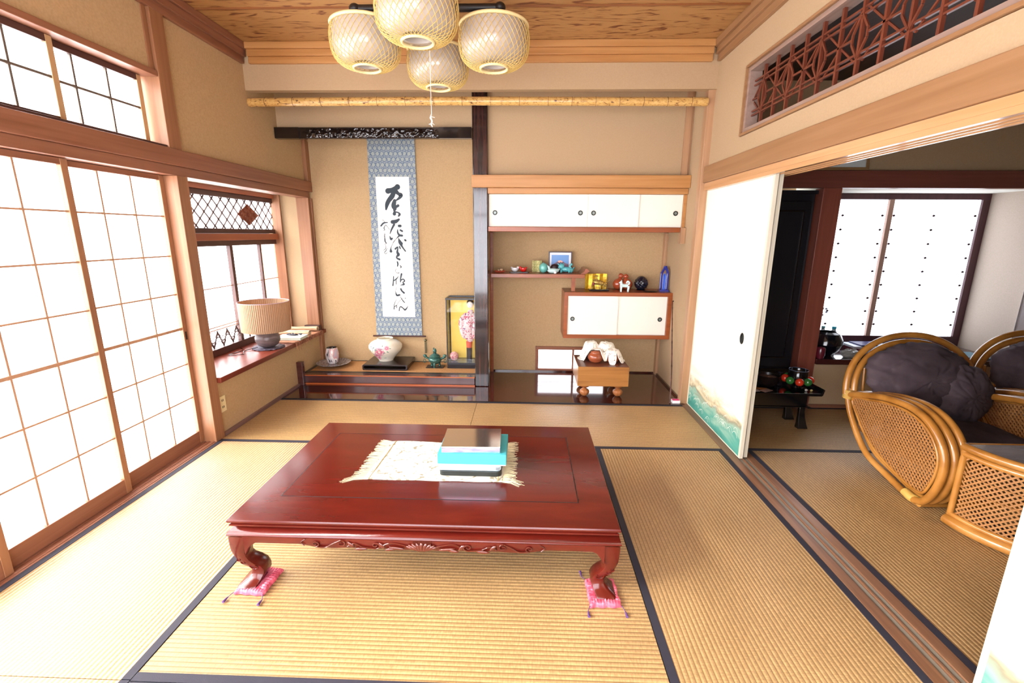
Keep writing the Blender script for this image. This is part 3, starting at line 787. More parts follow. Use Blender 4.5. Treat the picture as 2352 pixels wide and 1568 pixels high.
def fusuma(name, x0, x1, y0, y1, label, seed, pull_y, detail=True):
    r = sroot(name, (x0, 0, 0), label)
    m = MB(); m.box(x0+0.0015, x1-0.0015, y0+0.022, y1-0.022, 0.012, 1.815)
    if detail: arcs(m, x0+0.0009, y0+0.03, y1-0.03, seed, 1)
    m.build('paper_panel', [FUSUMA, WAVE], r)
    m = MB(); m.box(x0, x1, y0, y0+0.0215, 0.004, 1.83); m.box(x0, x1, y1-0.0215, y1, 0.004, 1.83); m.box(x0, x1, y0+0.0215, y1-0.0215, 0.003, 0.0115); m.box(x0, x1, y0+0.0215, y1-0.0215, 1.8155, 1.83)
    m.build('frame', EDGE, r, bevel=0.001)
    m = MB()
    prof = [(0.0, 0.0), (0.022, 0.0), (0.027, 0.003), (0.031, 0.0045), (0.036, 0.003), (0.037, 0.0)]
    rings = []
    for rr, h in prof: rings.append([(x0-h, pull_y+0.72*max(rr, 0.0005)*math.cos(2*PI*j/24), 0.797+1.05*max(rr, 0.0005)*math.sin(2*PI*j/24)) for j in range(24)])
    m.loft(rings, caps=False); m.build('finger_pull', METALB, r, smooth=60)
fusuma('door_6', 1.4475, 1.4715, 2.895, 3.945, 'painted white sliding door with teal waves at its foot, next to the alcove', 3, 3.06)
fusuma('door_7', 1.4855, 1.5095, 2.915, 3.945, 'second painted sliding door stacked behind the first', 4, 3.0, False)
fusuma('door_8', 1.4855, 1.5095, 0.22, 1.272, 'painted sliding door at the lower right edge of the picture', 8, 0.4)
fusuma('door_9', 1.4475, 1.4715, -0.55, 0.47, 'painted sliding door beside the camera', 9, -0.2, False)

# ================================================================== FITTED JOINERY
def bamboo():
    r = thing('bamboo_pole', 'long speckled bamboo pole running below the header across the whole alcove', 'bamboo pole', (-0.4, 3.95, 2.485))
    pts = []; rs = []
    x0, x1 = -2.238, 1.384; nodes = [x0+0.02]; x = -2.10
    while x < 1.36: nodes.append(x); x += 0.225 if x < 0 else 0.185
    n = 240
    for i in range(n+1):
        x = x0+(x1-x0)*i/n
        d = min(abs(x-q) for q in nodes)
        rr = 0.0315+0.0022*math.exp(-(d/0.008)**2)-0.002*math.exp(-(d/0.003)**2)
        pts.append((x, 3.95, 2.483+0.006*math.sin((x-x0)*1.1))); rs.append(rr)
    m = MB(); m.tube(pts, rs, 20)
    for q in nodes[1:]: m.tube([(q-0.0012, 3.95, 2.483+0.006*math.sin((q-x0)*1.1)), (q+0.0012, 3.95, 2.483+0.006*math.sin((q-x0)*1.1))], 0.0345, 20, mi=1)
    m.build('culm', [mixramp('speckled_bamboo', ['#5e3c22', '#b58a4c', '#c9a05c', '#d3af70'], 0.32, (30, 60, 60), 1.0, 8, 1.2, [0.34, 0.40, 0.5, 0.7], 0.2), plain('bamboo_node_dark', '#5a3a22', 0.6)], r, smooth=40)
bamboo()

def pull(parent, x, y, z, s=0.021):
    m = MB(); n = 18
    prof = [(0.0005, 0.001), (0.55*s, 0.001), (0.62*s, 0.004), (0.8*s, 0.005), (1.0*s, 0.004), (1.05*s, 0.0)]
    rings = [[(x+rr*(1+0.03*math.cos(8*2*PI*j/n))*math.cos(2*PI*j/n), y-h, z+rr*math.sin(2*PI*j/n)) for j in range(n)] for rr, h in prof]
    m.loft(rings[2:], 0, caps=False); m.loft(rings[:3], 1, caps=False)
    return m.build('finger_pull', [METALB, METALC], parent, smooth=60)
def upper_cabinet():
    r = thing('wall_cabinet', 'long upper wall cabinet with four white sliding doors under the lintel', 'cabinet', (0.5, 4.6, 1.49))
    m = MB(); m.box(-0.357, 1.376, 4.315, 4.868, 1.493, 1.536); m.build('base_board', W_SHELF, r, bevel=0.003)
    m = MB(); m.box(-0.357, -0.345, 4.37, 4.868, 1.5365, 1.820); m.box(-0.345, 1.396, 4.855, 4.868, 1.5365, 1.820); m.box(1.392, 1.418, 4.33, 4.868, 1.5365, 1.820)
    m.build('body', W_ORX, r)
    for k, (a, b, y, p) in enumerate(((-0.352, 0.098, 4.350, -0.297), (0.085, 0.543, 4.337, 0.478), (0.544, 1.002, 4.337, 0.596), (0.985, 1.391, 4.350, 1.334))):
        m = MB(); m.box(a, b, y, y+0.010, 1.5375, 1.8205)
        d = m.build('sliding_door', SILK_W, r, bevel=0.001)
        pull(d, p, y-0.0002, 1.660)
upper_cabinet()
def lower_cabinet():
    r = thing('floating_cabinet', 'floating red-brown cabinet with white sliding doors on the right alcove wall', 'cabinet', (0.9, 4.7, 0.46))
    x0, x1, y0, y1, z0, z1, t = 0.371, 1.4185, 4.50, 4.868, 0.462, 0.922, 0.037
    m = MB()
    m.box(x0, x1, y0, y1, z1-t, z1); m.box(x0, x1, y0, y1, z0, z0+t); m.box(x0, x0+t, y0, y1, z0+t, z1-t); m.box(x1-t-0.003, x1, y0, y1, z0+t, z1-t)
    m.box(x0+t, x1-t, y1-0.012, y1, z0+t, z1-t)
    m.build('body', W_SHELF, r, bevel=0.002)
    for a, b, y, p in ((x0+t+0.001, 0.900, 4.512, 0.458), (0.885, x1-t-0.004, 4.524, 1.319)):
        d = B(a, b, y, y+0.010, z0+t+0.001, z1-t-0.001).build('sliding_door', SILK_W, r)
        pull(d, p, y-0.0002, 0.657)
lower_cabinet()
def shelf():
    r = thing('staggered_shelf', 'red-brown upper display shelf beside the dark pillar, carrying small figurines', 'shelf', (0.1, 4.7, 1.055))
    m = MB(); m.box(-0.351, 0.565, 4.53, 4.868, 1.056, 1.092); m.build('board', W_SHELF, r, bevel=0.002)
    m = MB(); m.prism([(0.525, 1.0925), (0.575, 1.0925), (0.612, 1.122), (0.588, 1.148), (0.566, 1.142), (0.560, 1.122)], 'Y', 4.535, 4.868)
    m.build('curled_end', wood('pale_red_lip', ['#8a4a34', '#9a5840'], 'Y', 0.25, 0.3), r, bevel=0.003)
    m = MB(); m.box(0.440, 0.478, 4.55, 4.585, 0.9225, 1.0555); m.build('strut', W_SHELF, r, bevel=0.002)
shelf()

# ================================================================== HANGING SCROLL
STROKES = [[-48,1889,55,-12,1898,44,21,1918,31,51,1928,55],[16,1900,40,-5,1844,49,-44,1797,44,-65,1758,40,-77,1710,18],[29,1888,49,59,1862,31,81,1849,42,66,1823,27,29,1797,13],[15,1793,36,3,1749,49,11,1719,44,7,1697,22],[21,1732,27,49,1747,27],[9,1692,18,6,1666,36],[18,1684,16,45,1679,13,60,1662,24,48,1644,16],[-19,1585,38,18,1591,36,50,1611,20],[-2,1560,22,-33,1507,16,-49,1467,7],[48,1546,27,62,1546,27],[32,1509,9,31,1480,18,48,1454,22,75,1449,22],[60,1504,18,78,1494,20],[-55,1444,5,-42,1413,24,-28,1422,13],[47,1442,7,9,1413,4,-26,1377,4],[37,1422,7,49,1386,27,62,1368,36],[103,1406,18,109,1400,20],[-125,1595,3,-115,1605,4,-93,1578,5,-70,1580,9],[-75,1580,9,-112,1573,16,-139,1546,16],[-90,1555,7,-73,1538,4,-51,1507,4],[-95,1551,5,-110,1524,9,-102,1506,6,-114,1502,5],[-108,1475,4,-106,1466,4],[-105,1460,9,-111,1439,4,-104,1417,7,-106,1394,13,-100,1376,5,-87,1372,4],[49,1453,17,19,1425,4,-25,1368,4,-48,1323,8,-50,1289,29],[36,1419,6,51,1380,36,72,1335,17,102,1292,14],[103,1404,19,110,1399,19],[-53,1441,7,-46,1419,19,-31,1419,14],[-2,1314,19,20,1332,16],[43,1337,16,49,1318,14],[28,1329,7,17,1283,23,27,1255,31,9,1235,17,11,1218,17,37,1206,22],[12,1180,14,17,1158,16,10,1134,10],[39,1143,7,50,1129,12,41,1117,6],[0,1111,3,-13,1088,4,0,1065,4,24,1065,8],[-37,1027,10,-41,977,12,-48,933,14],[19,1033,3,-9,1001,13,-37,983,10],[-12,995,8,-12,948,8],[50,1054,19,38,1007,14,36,972,12],[41,990,14,65,1001,12,79,981,14,60,966,10,71,946,18,32,937,4],[-11,913,3,-22,871,4,-12,830,19,18,833,19],[36,896,19,44,878,17,67,855,19],[23,816,4,56,765,10,71,751,7],[75,800,7,82,797,7],[-17,782,3,-41,740,6,-48,680,11],[-42,704,7,-21,720,8,-19,693,7],[52,804,3,2,753,3,-17,723,4],[6,663,10,14,699,10,30,705,12,53,687,12,70,673,17,95,700,8,99,715,4],[-105,1446,4,-107,1418,9,-105,1390,10,-92,1370,6,-110,1362,5],[-102,1351,4,-104,1317,6,-128,1297,4],[-89,1320,4,-102,1294,7,-118,1277,6,-107,1263,5,-91,1274,5]]
def scroll():
    r = thing('hanging_scroll', 'calligraphy scroll in pale blue patterned silk hanging on the alcove wall', 'hanging scroll', (-1.37, 4.855, 0.38))
    y = 4.852
    m = MB()
    def P(u, v, dy=0.0):
        xa = -1.603-0.022*(1-v); xb = -1.128+0.003*(1-v)
        return (xa+(xb-xa)*u, y-dy, 0.392+v*2.058)
    def sh(u, v): return P(u, v)
    m.grid(lambda u, v: P(u, v), 4, 20); m.grid(lambda u, v: P(u, v, -0.002), 4, 20)
    m.build('silk_mount', SILK, r)
    m = MB(); xa0, xb0, xa1, xb1 = -1.543, -1.193, -1.539, -1.199
    m.add([(xa0, y-0.001, 0.596), (xb0, y-0.001, 0.596), (xb1, y-0.001, 2.026), (xa1, y-0.001, 2.026)], [(0, 1, 2, 3)])
    pp = m.build('paper', plain('scroll_paper', '#f6f5f0', 0.8, spec=0.2), r)
    m = MB(); k = 0
    for st in STROKES:
        pts = [(-1.37+st[i]/1000, st[i+1]/1000, st[i+2]/1000) for i in range(0, len(st), 3)]
        yy = y-0.0016-0.00001*k; k += 1
        cen = []
        for i in range(len(pts)-1):
            a, b = pts[i], pts[i+1]
            for j in range(6): t = j/6; cen.append(tuple(a[q]+(b[q]-a[q])*t for q in range(3)))
        cen.append(pts[-1])
        sm = smooth_path([(c[0], c[2], c[1]) for c in [tuple(p) for p in pts]], 7)
        L = []; R = []
        for i, c in enumerate(sm):
            a = sm[max(i-1, 0)]; b = sm[min(i+1, len(sm)-1)]
            dx, dz = b.x-a.x, b.z-a.z; l = math.hypot(dx, dz) or 1; wdt = max(c.y, 0.003)/2
            L.append((c.x-dz/l*wdt, yy, c.z+dx/l*wdt)); R.append((c.x+dz/l*wdt, yy, c.z-dx/l*wdt))
        n = len(sm)
        m.add(L+R, [(i, i+1, n+i+1, n+i) for i in range(n-1)])
        for c, q in ((sm[0], 0.000002), (sm[-1], 0.000004)):
            rr = max(c.y, 0.003)/2
            m.add([(c.x+rr*math.cos(2*PI*i/14), yy-q, c.z+rr*math.sin(2*PI*i/14)) for i in range(14)], [tuple(range(14))])
    m.build('calligraphy', plain('ink', '#26343f', 0.6), pp, recalc=False)
    m = MB(); m.tube([(-1.660, y-0.008, 0.385), (-1.086, y-0.008, 0.385)], 0.0085, 12); m.build('bottom_rod', wood('rod_wood', ['#3a1c1a', '#4c2824'], 'X', 0.3), r, smooth=60)
    m = MB()
    for s_ in (-1.5, -1.23): m.tube([(s_, y-0.002, 2.455), (-1.37, y-0.006, 2.53)], 0.0015, 5)
    m.box(-1.61, -1.12, y-0.006, y+0.002, 2.446, 2.456)
    m.build('hanging_cord', BLACKLINE, r)
    # weights on thin threads
    w = thing('scroll_weight', 'small round-headed weight on a strip hanging beside the blue scroll', 'scroll weight', (-1.075, 4.84, 0.2))
    m = MB(); m.ball((-1.090, 4.838, 0.343), 0.0165, 14, 10); m.build('knob', plain('aged_bronze', '#6f6a4f', 0.35, 0.6), w, smooth=60)
    m = MB(); m.box(-1.1, -1.078, 4.834, 4.842, 0.20, 0.322); m.build('strip', plain('olive_strip', '#5a5132', 0.6), w)
    MB().tube([(-1.108, 4.848, 0.393), (-1.09, 4.84, 0.358)], 0.0012, 5).build('thread', plain('thread', '#b09a70', 0.8), w)
scroll()

# ================================================================== LOW TABLE
def table():
    X0, X1, Y0, Y1, ZT = -1.190, 0.381, 1.594, 2.576, 0.349
    cx, cy = (X0+X1)/2, (Y0+Y1)/2
    r = thing('low_table', 'large red lacquered low table with carved apron and curved legs', 'low table', (cx, cy, 0))
    def rect(o, z): return [(X0+o, Y0+o, z), (X1-o, Y0+o, z), (X1-o, Y1-o, z), (X0+o, Y1-o, z)]
    m = MB()
    m.loft([rect(0.024, 0.310), rect(0.012, 0.315), rect(0.005, 0.319), rect(0.005, 0.325), rect(0.012, 0.3285), rect(0.006, 0.333), rect(0.001, 0.336), rect(0.0, 0.343), rect(0.003, 0.3485), rect(0.008, ZT)], caps=True)
    m.build('table_top', W_TABLE2, r, smooth=30)
    m = MB(); a, b, c, d = -1.062, 0.236, 1.772, 2.427
    m.box(a+0.004, b-0.004, c+0.004, d-0.004, ZT-0.002, ZT+0.0008); m.build('inset_panel', W_TABLE, r, bevel=0.0005)
    m = MB()
    for q in ((a, b, c, c+0.004), (a, b, d-0.004, d), (a, a+0.004, c+0.004, d-0.004), (b-0.004, b, c+0.004, d-0.004)): m.box(*q, ZT-0.001, ZT+0.0006)
    m.build('inlay_line', BLACKLINE, r)
    # frieze under the top, swelling outward
    m = MB(); m.loft([rect(0.016, 0.262), rect(0.002, 0.270), rect(-0.006, 0.282), rect(-0.002, 0.295), rect(0.010, 0.303), rect(0.024, 0.3105)])
    m.build('frieze', W_TABLE2, r, smooth=50)
    # apron with shaped lower edge on each side
    def edge(t):    # t from 0 (leg) to 0.5 (centre): height of the lower edge
        if t < 0.035: return 0.185+0.060*math.sin(min(1, t/0.035)*PI/2)**0.8
        if t < 0.16: return 0.245
        if t < 0.20: return 0.245-0.011*(t-0.16)/0.04
        return 0.234-0.004*math.sin((t-0.2)/0.3*PI*3)**2
    def apron(p0, p1, nrm):
        p0, p1, nrm = Vector(p0), Vector(p1), Vector(nrm); N = 96; rings = []
        for i in range(N+1):
            t = i/N; q = p0.lerp(p1, t); e = edge(min(t, 1-t))
            a = q+Vector((0, 0, e)); b = q+Vector((0, 0, 0.276))
            rings.append([a, a+nrm*0.004+Vector((0, 0, 0.006)), b+nrm*0.006, b-nrm*0.022, a-nrm*0.020])
        m = MB(); m.loft(rings); return m
    i_ = 0.004
    ap = [apron((X0+i_+0.055, Y0+i_, 0), (X1-i_-0.055, Y0+i_, 0), (0, -1, 0)).build('apron', W_TABLE2, r, smooth=35)]
    apron((X0+i_+0.055, Y1-i_, 0), (X1-i_-0.055, Y1-i_, 0), (0, 1, 0)).build('apron', W_TABLE2, r, smooth=35)
    apron((X0+i_, Y0+i_+0.055, 0), (X0+i_, Y1-i_-0.055, 0), (-1, 0, 0)).build('apron', W_TABLE2, r, smooth=35)
    apron((X1-i_, Y0+i_+0.055, 0), (X1-i_, Y1-i_-0.055, 0), (1, 0, 0)).build('apron', W_TABLE2, r, smooth=35)
    # carving on the front apron
    yf = Y0+i_-0.0075
    m = MB()
    def curl(cx_, cz, r0, turns, sx, a0, rad=0.0035):
        pts = []
        for k in range(26):
            t = k/25; a = a0+turns*2*PI*t; rr = r0*(1-0.78*t)
            pts.append((cx_+sx*rr*math.cos(a), yf-0.001, cz+rr*math.sin(a)*0.92))
        m.tube(pts, [rad*(1-0.3*k/25) for k in range(26)], 6)
    def vine(pts, rad=0.0036):
        m.tube(smooth_path([(p[0], yf, p[1]) for p in pts], 6), rad, 6)
    cz0 = len(m.v)
    for s in (-1, 1):
        X = lambda d: cx+s*d
        curl(X(0.43), 0.238, 0.017, 1.2, -s, -PI/2); curl(X(0.325), 0.243, 0.019, 1.1, s, PI/2); curl(X(0.185), 0.238, 0.020, 1.25, -s, -PI/2, 0.004)
        vine([(X(0.43), 0.221), (X(0.39), 0.219), (X(0.36), 0.240), (X(0.325), 0.262)])
        vine([(X(0.30), 0.228), (X(0.27), 0.244), (X(0.235), 0.224), (X(0.185), 0.218)])
        vine([(X(0.165), 0.230), (X(0.13), 0.252), (X(0.09), 0.246), (X(0.06), 0.236)])
        vine([(X(0.47), 0.262), (X(0.488), 0.244), (X(0.475), 0.225)], 0.0025)
        for (lx, lz, ln, tilt) in ((0.285, 0.238, 0.02, 0.9), (0.16, 0.236, 0.02, 1.0), (0.245, 0.215, 0.028, -0.1), (0.10, 0.224, 0.034, 0.15), (0.125, 0.217, 0.026, -0.2)):
            m.ball((0, 0, 0), (ln, 0.0045, 0.0085), 10, 6)
            mm = Matrix.Translation(Vector((X(lx), yf-0.001, lz))) @ Matrix.Rotation(-s*tilt, 4, 'Y')
            for i in range(len(m.v)-7*10, len(m.v)): m.v[i] = mm @ m.v[i]
    # lotus in the middle
    for k in range(-4, 5):
        a = k*0.30
        m.ball((0, 0, 0), (0.0095, 0.007, 0.026), 10, 6)
        mm = Matrix.Translation(Vector((cx+0.033*math.sin(a)*1.25, yf-0.001-0.002*(4-abs(k))/4, 0.236-0.008*abs(k)/4+0.0))) @ Matrix.Rotation(a, 4, 'Y')
        for i in range(len(m.v)-7*10, len(m.v)): m.v[i] = mm @ m.v[i]
    for k in range(-6, 7): m.box(cx+k*0.0058-0.0015, cx+k*0.0058+0.0015, yf-0.004, yf+0.004, 0.252, 0.272)
    for v_ in m.v: v_.z = 0.256+(v_.z-0.240)*0.80
    m.build('carving', wood('carving_lacquer', ['#4c1a10', '#642617'], 'X', 0.18, 0.4), ap[0], smooth=60)
    # cabriole legs
    prof = [(0.276, 0.000, 0.10), (0.245, -0.001, 0.092), (0.225, 0.000, 0.082), (0.205, 0.001, 0.068), (0.185, 0.004, 0.057), (0.165, 0.009, 0.051), (0.142, 0.015, 0.053),
            (0.120, 0.023, 0.059), (0.095, 0.040, 0.057), (0.073, 0.048, 0.056), (0.055, 0.045, 0.058), (0.038, 0.028, 0.068), (0.026, 0.008, 0.080), (0.0197, 0.003, 0.084)]
    for (gx, gy, sx, sy) in ((X0-0.012, Y0+0.006, 1, 1), (X1+0.006, Y0+0.006, -1, 1), (X0-0.012, Y1-0.006, 1, -1), (X1+0.006, Y1-0.006, -1, -1)):
        rings = []
        for z, o, w_ in prof:
            c = 0.012
            ox, oy = gx+sx*o, gy+sy*o
            q = [(0, c), (c*0.3, c*0.3), (c, 0), (w_-c, 0), (w_-c*0.3, c*0.3), (w_, c), (w_, w_-c), (w_-c, w_), (c, w_), (0, w_-c)]
            rings.append([(ox+sx*a, oy+sy*b*1.35, z) for a, b in q])
        m = MB(); m.loft(rings)
        lg = m.build('leg', W_TABLE2, r, smooth=38)
        if sy == 1:
            mm_ = MB(); yy = gy+0.035
            for (dx, z, rr) in ((0.026, 0.150, 0.007), (0.040, 0.134, 0.008), (0.070, 0.100, 0.016)):
                pts = []
                for k in range(13):
                    a = PI*0.9+k*PI*1.35/12
                    zz_ = z+rr*math.sin(a); o = next((p[1]+(q_[1]-p[1])*(p[0]-zz_)/(p[0]-q_[0]) for p, q_ in zip(prof[:-1], prof[1:]) if q_[0] <= zz_ <= p[0]), 0.03)
                    pts.append((gx+sx*(dx+rr*math.cos(a)), gy+o-0.0005, z+rr*math.sin(a)))
                mm_.tube(pts, 0.0022, 6)
            mm_.build('leg_carving', W_TABLE2, lg, smooth=60)
table()
def leg_cushion(x, y, rz, label, tassels):
    r = thing('leg_cushion', label, 'cushion', (x, y, 0), 'small pink cushions under the table legs')
    hw, hd = 0.064, 0.075
    def f(u, v):
        a, b = u*2-1, v*2-1
        e = (1-abs(a)**5)*(1-abs(b)**5)
        ru = 0.0035*math.sin(a*34)*(abs(b) > 0.6)+0.0035*math.sin(b*38)*(abs(a) > 0.6)
        bulge = 1+0.05*math.sin(a*9)*math.sin(b*7)
        return (x+a*hw*bulge, y+b*hd*bulge, 0.006+0.013*e**0.5+0.010*max(abs(a), abs(b))**4*e**0.3+ru*e)
    m = MB(); m.sheet(f, 40, 40, 0.0055)
    m.build('pad', mixramp('pink_silk', ['#c23a52', '#d95a70', '#e8879a'], 0.45, (60, 60, 30), 1, 3), r, smooth=70)
    for dx, dy in tassels:
        m = MB()
        a = (x+dx*hw, y+dy*hd, 0.010); b = (x+dx*(hw+0.006)+dx*0.004, y+dy*(hd+0.02), 0.004); c = (x+dx*(hw-0.001)+dx*0.012, y+dy*(hd+0.05), 0.005)
        m.tube([a, b], 0.0015, 6); m.tube([b, ((b[0]+c[0])/2, (b[1]+c[1])/2, 0.005), c], [0.002, 0.0045, 0.0055], 8)
        m.build('tassel', plain('purple_thread', '#5b3a72', 0.7), r, smooth=60)
    r.rotation_euler = (0, 0, rz)
leg_cushion(-1.135, 1.665, -0.06, 'small pink cushion with tassels under the front left table leg', ((1, -1), (-1, -1), (-1, 1)))
leg_cushion(0.334, 1.655, 0.03, 'small pink cushion with tassels under the front right table leg', ((1, -1), (-1, -1), (-1, 1)))

TT0 = set(o.name for o in COL.objects)
# on the table ---------------------------------------------------------
def runner():
    r = thing('table_runner', 'pale brocade table runner with fringed ends on the red table', 'table runner', (-0.43, 2.15, 0.338))
    BR = mixramp('brocade', ['#8f8672', '#d8d2be', '#e6e0cc', '#efeadb'], 0.45, (1, 1, 1), 24, 7, 1.2, [0.38, 0.44, 0.5, 0.62], 0.0, 0.5, 0.2)
    def f(u, v):
        x = -0.735+0.63*u-0.018*(1-v)*(1-u); y = 1.945+0.405*v+0.008*math.sin(u*9)*(v > 0.5)-0.01*u*0
        return (x, y, 0.3415+0.0008*math.sin(u*21+v*6)+0.0007*math.sin(v*17))
    m = MB(); m.sheet(f, 40, 20, 0.0016); c = m.build('cloth', BR, r, smooth=60)
    rnd = random.Random(3)
    for side in (0, 1):
        m = MB()
        for k in range(120):
            v = (k+0.5)/120; x, y, z = f(side, v)
            fan = (v-0.5)*0.04+rnd.uniform(-0.006, 0.006); L = rnd.uniform(0.045, 0.07)*(1+0.5*(v < 0.08))
            sx = -1 if side == 0 else 1
            z = 0.3402
            m.tube([(x, y, z), (x+sx*L*0.5, y+fan*0.4, z+rnd.uniform(0.0, 0.003)), (x+sx*L, y+fan-0.015*(v < 0.1), z)], [0.0012, 0.0011, 0.0007], 4)
        m.build('fringe', plain('cream_thread', '#dccfa8', 0.7), r)
    m = MB(); m.tube([f(0.035, k/12)[:2]+(0.3425,) for k in range(13)], 0.0018, 6); m.build('binding_cord', plain('gold_thread', '#b89a5a', 0.5), c)
    m = MB(); m.tube([f(0.97, k/12)[:2]+(0.3425,) for k in range(13)], 0.0018, 6); m.build('binding_cord', plain('gold_thread', '#b89a5a', 0.5), c)
runner()
def rrect(x0, x1, y0, y1, rad, n=4):
    p = []
    for cx, cy, a0 in ((x1-rad, y0+rad, -PI/2), (x1-rad, y1-rad, 0), (x0+rad, y1-rad, PI/2), (x0+rad, y0+rad, PI)):
        for k in range(n+1): a = a0+PI/2*k/n; p.append((cx+rad*math.cos(a), cy+rad*math.sin(a)))
    return p
G = 'boxes and case stacked on the low table'
r = thing('box', 'black rounded tray box at the bottom of the stack on the low table', 'box', (-0.26, 2.1, 0.343), G)
m = MB(); m.prism(rrect(-0.405, -0.110, 1.988, 2.215, 0.022), 'Z', 0.3430, 0.3685); m.build('body', plain('dark_green_black', '#171c1a', 0.35), r, bevel=0.002)
r = thing('case', 'pale clear plastic case lying on the black box in the stack', 'case', (-0.26, 2.1, 0.369), G)
m = MB(); m.prism(rrect(-0.410, -0.112, 1.992, 2.222, 0.02), 'Z', 0.3690, 0.3955); m.build('body', mixramp('pale_blue_plastic', ['#a8d4e4', '#d8edf4', '#bfe0ea'], 0.15, (3, 3, 60), 1, 4, coat=0.5), r, bevel=0.003)
m = MB(); m.box(-0.137, -0.118, 1.9885, 1.9915, 0.374, 0.390); m.build('clasp', plain('grey_clasp', '#8a9298', 0.3, 0.5), r)
r = thing('box', 'turquoise paper box in the middle of the stack on the low table', 'box', (-0.26, 2.1, 0.396), G)
m = MB(); m.box(-0.409, -0.090, 1.994, 2.225, 0.3960, 0.4015, 1); m.box(-0.411, -0.088, 1.992, 2.227, 0.4016, 0.4520, 0); m.build('body', [plain('turquoise_paper', '#43b4bf', 0.55), plain('white_board', '#e8eef0', 0.6)], r, bevel=0.001)
r = thing('case', 'silver mirror-like flat case on top of the stack on the low table', 'case', (-0.26, 2.1, 0.4525), G)
m = MB(); m.box(-0.396, -0.120, 2.006, 2.214, 0.4525, 0.4820); m.rot(0.03, (-0.26, 2.1, 0)); m.build('body', mixramp('crumpled_foil_side', ['#c8bcd0', '#e6dcec', '#b0b8e0', '#f2eef4'], 0.12, (8, 8, 60), 1, 5, 1.0, metal=0.9), r, bevel=0.001)
m = MB(); m.box(-0.397, -0.119, 2.005, 2.215, 0.4822, 0.4848); m.rot(0.03, (-0.26, 2.1, 0)); m.build('lid', plain('dull_mirror', '#cfc6c0', 0.10, 0.95), r, bevel=0.0008)

for o in [o for o in COL.objects if o.name not in TT0 and o.parent is None]:
    o.location = (o.location.x*0.990, o.location.y*0.990, o.location.z+0.0112)
# ================================================================== CEILING LAMP
def shade(x, y, zt, R, par):
    r = bpy.data.objects.new('shade', None); COL.objects.link(r); r.parent = par; r.location = Vector((x, y, zt))-par.location
    KZ = 0.755
    prof = [(0.93, 0.0), (0.985, -0.03), (1.0, -0.07), (1.0, -0.115), (0.985, -0.155), (0.94, -0.195), (0.86, -0.228), (0.74, -0.252), (0.60, -0.266), (0.46, -0.272), (0.38, -0.270)]
    def PR(t):
        s = t*(len(prof)-1); i = min(int(s), len(prof)-2); f = s-i
        return (prof[i][0]*(1-f)+prof[i+1][0]*f)*R, KZ*(prof[i][1]*(1-f)+prof[i+1][1]*f)
    bam = plain('lamp_bamboo_strip', '#c9ab62', 0.4)
    N = 38
    m = MB()
    for d in (1, -1):
        for k in range(N):
            pts = []
            for q in range(15):
                t = q/14; rr, z = PR(t); a = 2*PI*k/N+d*t*1.15
                pts.append((x+(rr+0.001*d)*math.cos(a), y+(rr+0.001*d)*math.sin(a), zt+z))
            m.tube(pts, 0.0016, 4)
    m.build('bamboo_lattice', bam, r)
    m = MB(); rim = plain('pale_bamboo_rim', '#e0cc96', 0.45)
    m.tube([(x+0.385*R*math.cos(a*2*PI/32), y+0.385*R*math.sin(a*2*PI/32), zt-0.272*KZ) for a in range(32)], 0.008, 8, closed=True); m.build('bottom_rim', rim, r, smooth=60); m = MB()
    m.tube([(x+0.945*R*math.cos(a*2*PI/48), y+0.945*R*math.sin(a*2*PI/48), zt+0.002) for a in range(48)], 0.009, 8, closed=True)
    m.build('top_rim', rim, r, smooth=60)
    m = MB(); n = 40
    pr = [(0.90, -0.004), (0.93, -0.05), (0.94, -0.12), (0.90, -0.17), (0.80, -0.205), (0.64, -0.232), (0.40, -0.246), (0.37, -0.246), (0.37, -0.05)]
    m.loft([[(x+a*R*math.cos(2*PI*j/n), y+a*R*math.sin(2*PI*j/n), zt+b*KZ) for j in range(n)] for a, b in pr], caps=False)
    m.build('diffuser', plain('glossy_white_plastic', '#b3aaa2', 0.2, coat=0.5), r, smooth=60)
    m = MB(); m.lathe([(0.33*R, -0.10+zt), (0.33*R, -0.085+zt)], (x, y), 24); m.build('inner_disc', plain('grey_reflector', '#9a968e', 0.4), r)
